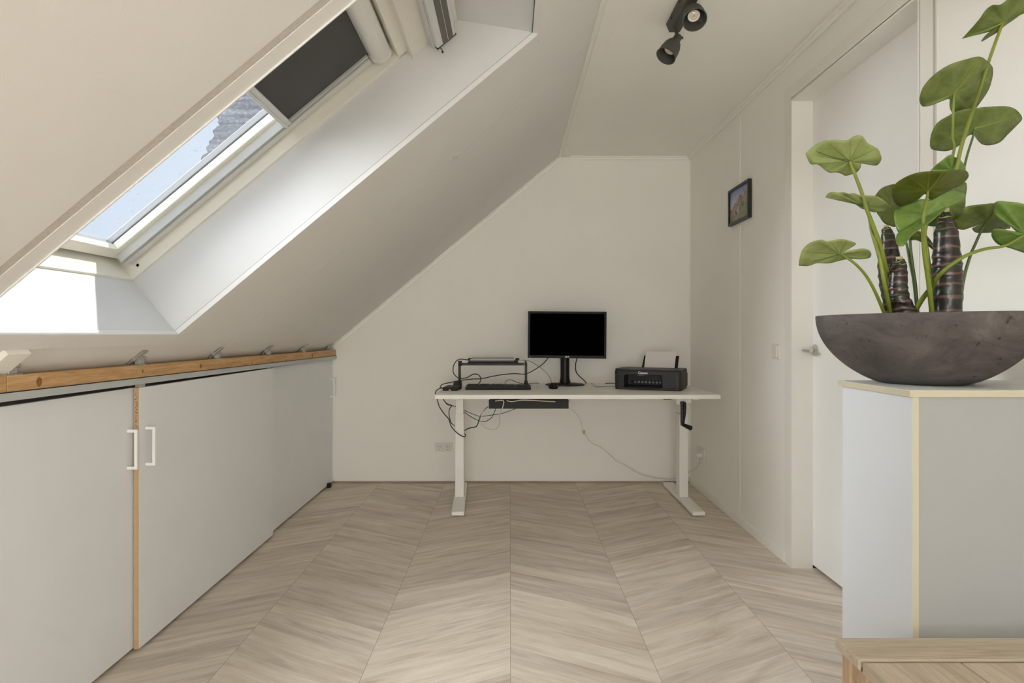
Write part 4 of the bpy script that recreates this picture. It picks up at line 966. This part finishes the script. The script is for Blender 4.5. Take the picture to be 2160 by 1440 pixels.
# ------------------------------------------------------------------ potted plant
bc = Vector((P(1947, 0, 1.44).x, 1.44, CH))
pt = tag(empty('potted_plant', bc), 'artificial taro plant with broad green leaves in a wide concrete bowl', 'potted plant')
TB = Matrix.Translation(bc) @ Matrix.Rotation(R(-.55), 4, 'Y')
m = MB()
RB, HB = .2215, .157
prof = [(0, 0)]; 
for i in range(0, 25):
    t = i / 24; r = .083 + (RB - .083) * math.sin(t * math.pi / 2) ** .92; prof.append((r, HB * (t ** 1.28) if t else 0))
prof += [(RB - .003, HB + .001), (RB - .012, HB), (RB - .016, HB - .01), (RB - .03, HB - .04), (0, HB - .045)]
ring = []
m.lathe(prof, (0, 0, 0), (0, 0, 1), 72)
for v in m.b.verts: v.co = TB @ v.co
m.build('bowl', CONC, pt, smooth=True)
m = MB(); m.lathe([(0, HB - .012), (.06, HB - .013), (.12, HB - .018), (RB - .02, HB - .022), (RB - .03, HB - .04), (0, HB - .044)], bc, (0, 0, 1), 48)
for v in m.b.verts: v.co.z += .010 * noise.noise(v.co * 40)
m.build('soil', SOIL, pt)
def q8(x, y): return (1820 + x / 5.762, 430 + y / 5.762)
def q7(x, y): return (1680 + x / 4.5, 260 + y / 4.5)
def q6(x, y): return (1640 + x / 3.131, 440 + y / 3.131)
def q5(x, y): return (1640 + x / 2.769, y / 2.769)
def trunk(L, Rr, Y, top_r, nub):
    # L and Rr: edge outlines from top to bottom
    pts = []; rs = []
    for (a, b) in zip(L, Rr):
        pa, pb = P(*q8(*a), Y), P(*q8(*b), Y); pts.append((pa + pb) / 2); rs.append((pb.x - pa.x) / 2)
    pts.reverse(); rs.reverse()
    pp, rr_ = crom(pts, 6, rs)
    n = len(pp)
    rr_ = [r * (1 + .045 * math.sin(i * 1.9) + .02 * math.sin(i * 4.1)) for i, r in enumerate(rr_)]
    b = bmesh.new(); uvl = b.loops.layers.uv.new('UVMap'); rings = []
    seg = 28
    for i, p in enumerate(pp):
        rings.append([b.verts.new(p + Vector((math.cos(2 * math.pi * k / seg) * rr_[i], math.sin(2 * math.pi * k / seg) * rr_[i] * .95, .0015 * math.sin(3 * 2 * math.pi * k / seg + i)))) for k in range(seg)])
    tops = b.verts.new(pp[-1] + Vector((0, 0, .002)))
    for i in range(n - 1):
        for k in range(seg):
            f = b.faces.new([rings[i][k], rings[i][(k + 1) % seg], rings[i + 1][(k + 1) % seg], rings[i + 1][k]])
            for lp_, (uu, vv) in zip(f.loops, ((k, i), (k + 1, i), (k + 1, i + 1), (k, i + 1))): lp_[uvl].uv = (uu / seg, vv / (n - 1))
    for k in range(seg):
        f = b.faces.new([rings[-1][k], rings[-1][(k + 1) % seg], tops])
        for lp_ in f.loops: lp_[uvl].uv = (0, 1)
    mb = MB(); mb.b.free(); mb.b = b
    o = mb.build('stem_trunk', TRUNK, pt, smooth=True)
    tp = pp[-1]
    mb = MB(); mb.tube([tp - Vector((0, 0, .004)), tp + Vector((nub[0], 0, nub[1]))], .0, 10, rs=[nub[2], nub[2] * .85]); mb.build('cut_tip', CUT, o)
    return o
trunk([(250, 290), (235, 330), (225, 500), (195, 750), (210, 950), (250, 1180), (275, 1350)], [(320, 290), (355, 330), (412, 500), (450, 700), (450, 950), (450, 1180), (440, 1350)], 1.475, .01, (0, .006, .006))
trunk([(400, 675), (370, 720), (335, 830), (320, 1000), (325, 1150), (370, 1310), (390, 1370)], [(490, 675), (518, 720), (532, 850), (532, 1000), (560, 1140), (650, 1310), (670, 1370)], 1.415, .01, (0, .006, .0085))
trunk([(960, 105), (925, 200), (885, 350), (870, 600), (865, 800), (870, 1050), (870, 1360)], [(1058, 105), (1085, 200), (1140, 350), (1165, 600), (1187, 800), (1192, 1050), (1178, 1360)], 1.43, .01, (.004, .010, .005))
trunk([(845, 770), (838, 830), (830, 930), (840, 1100), (850, 1200), (860, 1360)], [(930, 770), (950, 830), (955, 930), (960, 1100), (960, 1200), (970, 1360)], 1.49, .01, (0, .003, .006))

def stalk(pts, r0, r1, material=STALK):
    m = MB(); n = len(pts); m.tube([P(*p) for p in pts], .004, 12, smooth=5, rs=[r0 + (r1 - r0) * i / (n - 1) for i in range(n)])
    return m
LEAFN = [0]
def leaf(hub, outline, Y, gx, gy, material, bulge=.012, stalk_pts=None, rs=(.0028, .005), smat=STALK, conv=q7, fold=None, ripple=.003, tip=None):
    """blade traced as a star-shaped outline about the stalk joint; gx, gy tilt it in depth (m per px), bulge cups it"""
    hx, hy_ = conv(*hub); o = [conv(*p) for p in outline]
    # resample outline smoothly
    oo, _ = crom([Vector((x, y, 0)) for x, y in o] + [Vector((*o[0], 0))], 3)
    oo = oo[:-1]; n = len(oo)
    b = bmesh.new(); uvl = b.loops.layers.uv.new('UVMap')
    K = 7; rings = []; LEAFN[0] += 1
    ext = max((p - Vector((hx, hy_, 0))).length for p in oo)
    for k in range(1, K + 1):
        t = k / K; ring = []
        for i, p in enumerate(oo):
            x = hx + (p.x - hx) * t; y = hy_ + (p.y - hy_) * t
            rad = math.hypot(x - hx, y - hy_) / ext
            yy = Y + gx * (x - hx) + gy * (y - hy_) + bulge * (rad ** 2) + ripple * t * math.sin(i / n * 2 * math.pi * 7 + LEAFN[0])
            if fold:
                (fx0, fy0), (fx1, fy1), amt = fold; fx0, fy0 = conv(fx0, fy0); fx1, fy1 = conv(fx1, fy1)
                dl = Vector((fx1 - fx0, fy1 - fy0)).normalized(); sd_ = (x - fx0) * (-dl.y) + (y - fy0) * dl.x
                if sd_ > 0: yy -= amt * sd_
                else: yy += amt * .45 * sd_ * -1 * 0
            q = P(x, y, yy)
            ring.append((b.verts.new(q), i / n, t))
        rings.append(ring)
    hv = b.verts.new(P(hx, hy_, Y)); 
    for i in range(n):
        j = (i + 1) % n
        f = b.faces.new([hv, rings[0][i][0], rings[0][j][0]])
        for lp_, uv in zip(f.loops, ((i / n, 0), (i / n, 1 / K), ((i + 1) / n, 1 / K))): lp_[uvl].uv = uv
        for k in range(K - 1):
            f = b.faces.new([rings[k][i][0], rings[k + 1][i][0], rings[k + 1][j][0], rings[k][j][0]])
            for lp_, uv in zip(f.loops, ((i / n, (k + 1) / K), (i / n, (k + 2) / K), ((i + 1) / n, (k + 2) / K), ((i + 1) / n, (k + 1) / K))): lp_[uvl].uv = uv
    bmesh.ops.recalc_face_normals(b, faces=list(b.faces))
    mb = MB(); mb.b.free(); mb.b = b
    ob = mb.build('leaf', material, pt, smooth=True)
    sm = ob.modifiers.new('thickness', 'SOLIDIFY'); sm.thickness = .0009; sm.offset = 0
    if tip:
        tx, ty = conv(*tip); mp_ = []
        for k in range(7):
            t = k / 6; x = hx + (tx - hx) * t; y = hy_ + (ty - hy_) * t + 2.0 * math.sin(t * math.pi); rad = math.hypot(x - hx, y - hy_) / ext
            mp_.append(P(x, y, Y + gx * (x - hx) + gy * (y - hy_) + bulge * rad ** 2 - .0014))
        mr = MB(); mr.tube(mp_, .001, 8, smooth=3, rs=[.0021 * (1 - .75 * k / 6) for k in range(7)])
        mr.build('midrib', STALKD if material is LEAF_PALE else STALK, ob, smooth=True)
    if stalk_pts:
        stalk(stalk_pts, rs[0], rs[1]).build('leaf_stalk', smat, ob, smooth=True)
    return ob
S = lambda c, x, y, Y: (*c(x, y), Y)
# upper left pale leaf
leaf((505, 360), [(85, 287), (150, 225), (250, 170), (370, 157), (485, 158), (540, 125), (595, 113), (640, 135), (680, 190), (770, 240), (800, 300), (805, 345), (770, 395), (720, 398), (660, 375), (600, 362), (565, 366), (590, 372), (613, 385), (605, 425), (570, 465), (470, 497), (430, 480), (380, 465), (310, 467), (255, 430), (200, 387), (140, 388), (110, 350)], 1.36, -.0001, .0010, LEAF_PALE, .014, tip=(190, 268), stalk_pts=
     [S(q7, 505, 362, 1.36), S(q7, 560, 500, 1.362), S(q7, 620, 660, 1.365), S(q7, 680, 850, 1.37), S(q8, 200, 460, 1.385), S(q8, 270, 740, 1.405), S(q8, 330, 960, 1.455), S(q8, 380, 1340, 1.46)], rs=(.0030, .0055))
# second left, seen edge-on
leaf((660, 790), [(273, 703), (300, 665), (345, 652), (400, 658), (450, 656), (500, 668), (550, 662), (610, 685), (690, 685), (770, 695), (830, 730), (875, 770), (880, 800), (850, 830), (790, 845), (720, 840), (680, 825), (620, 810), (560, 770), (500, 740), (430, 715), (360, 707)], 1.40, .0002, .0016, LEAF_PALE, .016, tip=(400, 690), stalk_pts=
     [S(q7, 670, 800, 1.40), S(q7, 700, 960, 1.395), S(q8, 110, 350, 1.39), S(q8, 200, 650, 1.385), S(q8, 260, 950, 1.39), S(q8, 335, 1330, 1.42)], rs=(.0024, .0048))
# dark one behind
leaf((900, 770), [(745, 690), (790, 630), (850, 595), (950, 575), (1010, 620), (1030, 720), (1010, 850), (950, 975), (880, 970), (830, 945), (790, 890), (760, 840), (770, 760)], 1.47, .0004, .0003, LEAF_MID, .012,
     [S(q7, 900, 775, 1.472), S(q7, 960, 1000, 1.50), S(q8, 525, 470, 1.50), S(q8, 570, 700, 1.50), S(q8, 620, 950, 1.49), S(q8, 660, 1330, 1.48)], (.002, .0034), STALKD)
# olive leaf
leaf((1245, 640), [(905, 655), (910, 610), (950, 565), (1000, 530), (1080, 490), (1170, 465), (1290, 455), (1400, 455), (1500, 440), (1610, 450), (1635, 495), (1610, 540), (1550, 590), (1450, 640), (1370, 680), (1300, 720), (1265, 722), (1245, 690), (1225, 672), (1170, 690), (1130, 750), (1070, 785), (1000, 795), (950, 770), (915, 720)], 1.325, .0001, .0019, LEAF_OLIVE, .016, tip=(1390, 460), stalk_pts=
     [S(q7, 1245, 645, 1.327), S(q7, 1242, 700, 1.328), S(q7, 1225, 780, 1.325), S(q7, 1205, 900, 1.325), S(q8, 733, 330, 1.335), S(q8, 750, 600, 1.355), S(q8, 800, 950, 1.38), S(q8, 840, 1330, 1.40)], rs=(.0026, .0052))
# bright folded leaf
leaf((1240, 860), [(925, 880), (940, 820), (1000, 790), (1080, 760), (1180, 720), (1270, 725), (1350, 680), (1430, 640), (1520, 627), (1580, 650), (1602, 690), (1560, 730), (1450, 790), (1360, 860), (1280, 930), (1180, 1000), (1080, 1070), (1045, 1120), (1020, 1160), (975, 1165), (945, 1130), (950, 1060), (975, 1025), (940, 970)], 1.355, .0002, -.0006, LEAF_BRIGHT, .006,
     None, fold=((960, 1030), (1602, 690), .0016))
# behind the olive leaf, upper
leaf((1470, 440), [(1265, 455), (1320, 400), (1390, 345), (1455, 297), (1500, 318), (1560, 350), (1600, 410), (1605, 450), (1590, 520), (1500, 560), (1350, 540), (1280, 500)], 1.42, .0002, .0010, LEAF_BRIGHT, .012)
# behind, lower
leaf((1470, 790), [(1560, 580), (1605, 560), (1617, 610), (1605, 700), (1600, 800), (1560, 880), (1500, 920), (1400, 925), (1330, 975), (1260, 975), (1240, 960), (1280, 900), (1330, 800), (1420, 680)], 1.465, .0003, .0003, LEAF_MID, .012)
# right, mid level
leaf((1800, 940), [(1480, 935), (1560, 860), (1600, 795), (1700, 775), (1800, 765), (1880, 760), (1960, 800), (2030, 980), (2000, 1000), (1900, 1030), (1780, 1040), (1700, 1035), (1668, 1000), (1700, 980), (1740, 965), (1690, 965), (1650, 975), (1590, 1010), (1500, 990)], 1.46, .0, .0012, LEAF_MID, .010, tip=(1900, 810), stalk_pts=
     [S(q7, 1800, 945, 1.462), S(q7, 1745, 1040, 1.465), S(q7, 1700, 1140, 1.47), S(q8, 1310, 620, 1.48), S(q8, 1240, 850, 1.485), S(q8, 1200, 1080, 1.485), S(q8, 1185, 1330, 1.48)], rs=(.0026, .0040), smat=STALKD)
idt = lambda x, y: (x, y)
# right edge, running out of the picture
leaf((2160, 492), [(2094, 430), (2106, 424), (2124, 425), (2160, 430), (2205, 452), (2225, 495), (2210, 530), (2185, 540), (2160, 533), (2130, 523), (2105, 515), (2092, 500), (2093, 487), (2102, 482), (2120, 485), (2140, 494), (2153, 500), (2135, 480), (2112, 463), (2096, 447)], 1.38, -.0002, .0010, LEAF_BRIGHT, .010,
     [(2160, 495, 1.382), (2120, 518, 1.375), S(q8, 1498, 545, 1.36), S(q8, 1320, 600, 1.35), S(q8, 1160, 680, 1.345), S(q8, 1020, 780, 1.35), S(q8, 900, 900, 1.37), S(q8, 850, 1000, 1.40), S(q8, 740, 1130, 1.43), S(q8, 640, 1290, 1.455)], (.0026, .0058), conv=idt)
# lowest left
leaf((410, 300), [(140, 375), (145, 330), (165, 270), (215, 225), (290, 205), (330, 215), (400, 203), (450, 205), (518, 228), (490, 255), (440, 285), (432, 293), (480, 275), (560, 262), (605, 275), (620, 300), (605, 325), (550, 333), (480, 330), (400, 345), (340, 360), (260, 360), (200, 378)], 1.37, .0001, .0016, LEAF_PALE, .014, tip=(190, 350), stalk_pts=
     [S(q6, 415, 300, 1.372), S(q6, 440, 312, 1.372), S(q6, 520, 370, 1.375), S(q6, 590, 450, 1.385), S(q6, 650, 560, 1.40), S(q6, 705, 690, 1.42)], rs=(.0022, .0038), conv=q6)
# tall upper leaf
leaf((1030, 545), [(828, 575), (850, 510), (910, 440), (1000, 380), (1100, 347), (1178, 330), (1220, 352), (1255, 390), (1257, 440), (1235, 520), (1190, 590), (1150, 640), (1110, 672), (1050, 672), (1015, 650), (1005, 610), (1003, 578), (960, 590), (900, 615), (850, 622), (832, 600)], 1.42, .0003, .0010, LEAF_MID, .012, tip=(1160, 370), stalk_pts=
     [S(q5, 1030, 550, 1.422), S(q5, 1026, 670, 1.426), S(q5, 1024, 800, 1.43), S(q5, 1022, 915, 1.435), S(q8, 776, 240, 1.46), S(q8, 790, 600, 1.455), S(q8, 830, 900, 1.45), S(q8, 862, 1330, 1.44)], rs=(.0026, .0038), conv=q5)
# behind it, wide
leaf((1150, 750), [(890, 850), (895, 790), (930, 720), (1000, 675), (1060, 645), (1160, 630), (1300, 620), (1360, 625), (1400, 645), (1430, 690), (1400, 730), (1340, 790), (1300, 830), (1240, 848), (1190, 840), (1155, 800), (1150, 785), (1110, 795), (1060, 850), (1000, 880), (940, 880), (900, 870)], 1.475, -.0001, .0010, LEAF_MID, .010, tip=(1370, 680), stalk_pts=
     [S(q5, 1150, 755, 1.477), S(q5, 1145, 787, 1.478), S(q5, 1110, 900, 1.48), S(q5, 1085, 1000, 1.48), S(q7, 1540, 640, 1.485), S(q8, 1100, 500, 1.485), S(q8, 1080, 1330, 1.485)], rs=(.0022, .0030), smat=STALKD, conv=q5)
# topmost at the corner
leaf((1325, 130), [(1075, 227), (1120, 180), (1180, 110), (1215, 60), (1255, 30), (1300, 28), (1340, 0), (1400, -50), (1500, -60), (1540, 0), (1500, 50), (1440, 72), (1380, 115), (1330, 150), (1290, 185), (1240, 215), (1190, 243), (1215, 205), (1240, 185), (1180, 200)], 1.40, .0001, .0010, LEAF_MID, .014, tip=(1130, 205), stalk_pts=
     [S(q5, 1315, 145, 1.402), S(q5, 1300, 175, 1.402), S(q5, 1230, 370, 1.40), S(q5, 1170, 560, 1.395), S(q5, 1110, 740, 1.39), S(q5, 1070, 870, 1.395), S(q5, 1045, 990, 1.40), S(q7, 1490, 520, 1.405), S(q7, 1440, 700, 1.42), S(q8, 960, 140, 1.45), S(q8, 980, 600, 1.47), S(q8, 980, 1330, 1.47)], rs=(.0030, .0052), conv=q5)
# small blade low behind the stalks
leaf((700, 400), [(560, 430), (600, 380), (660, 330), (740, 350), (800, 410), (850, 480), (870, 540), (855, 560), (820, 530), (740, 480), (650, 440), (600, 440)], 1.48, .0003, .0010, LEAF_MID, .008,
     [S(q8, 690, 400, 1.482), S(q8, 580, 410, 1.49), S(q8, 600, 700, 1.49), S(q8, 640, 1000, 1.485), S(q8, 665, 1330, 1.48)], (.0024, .0040), STALKD, conv=q8)
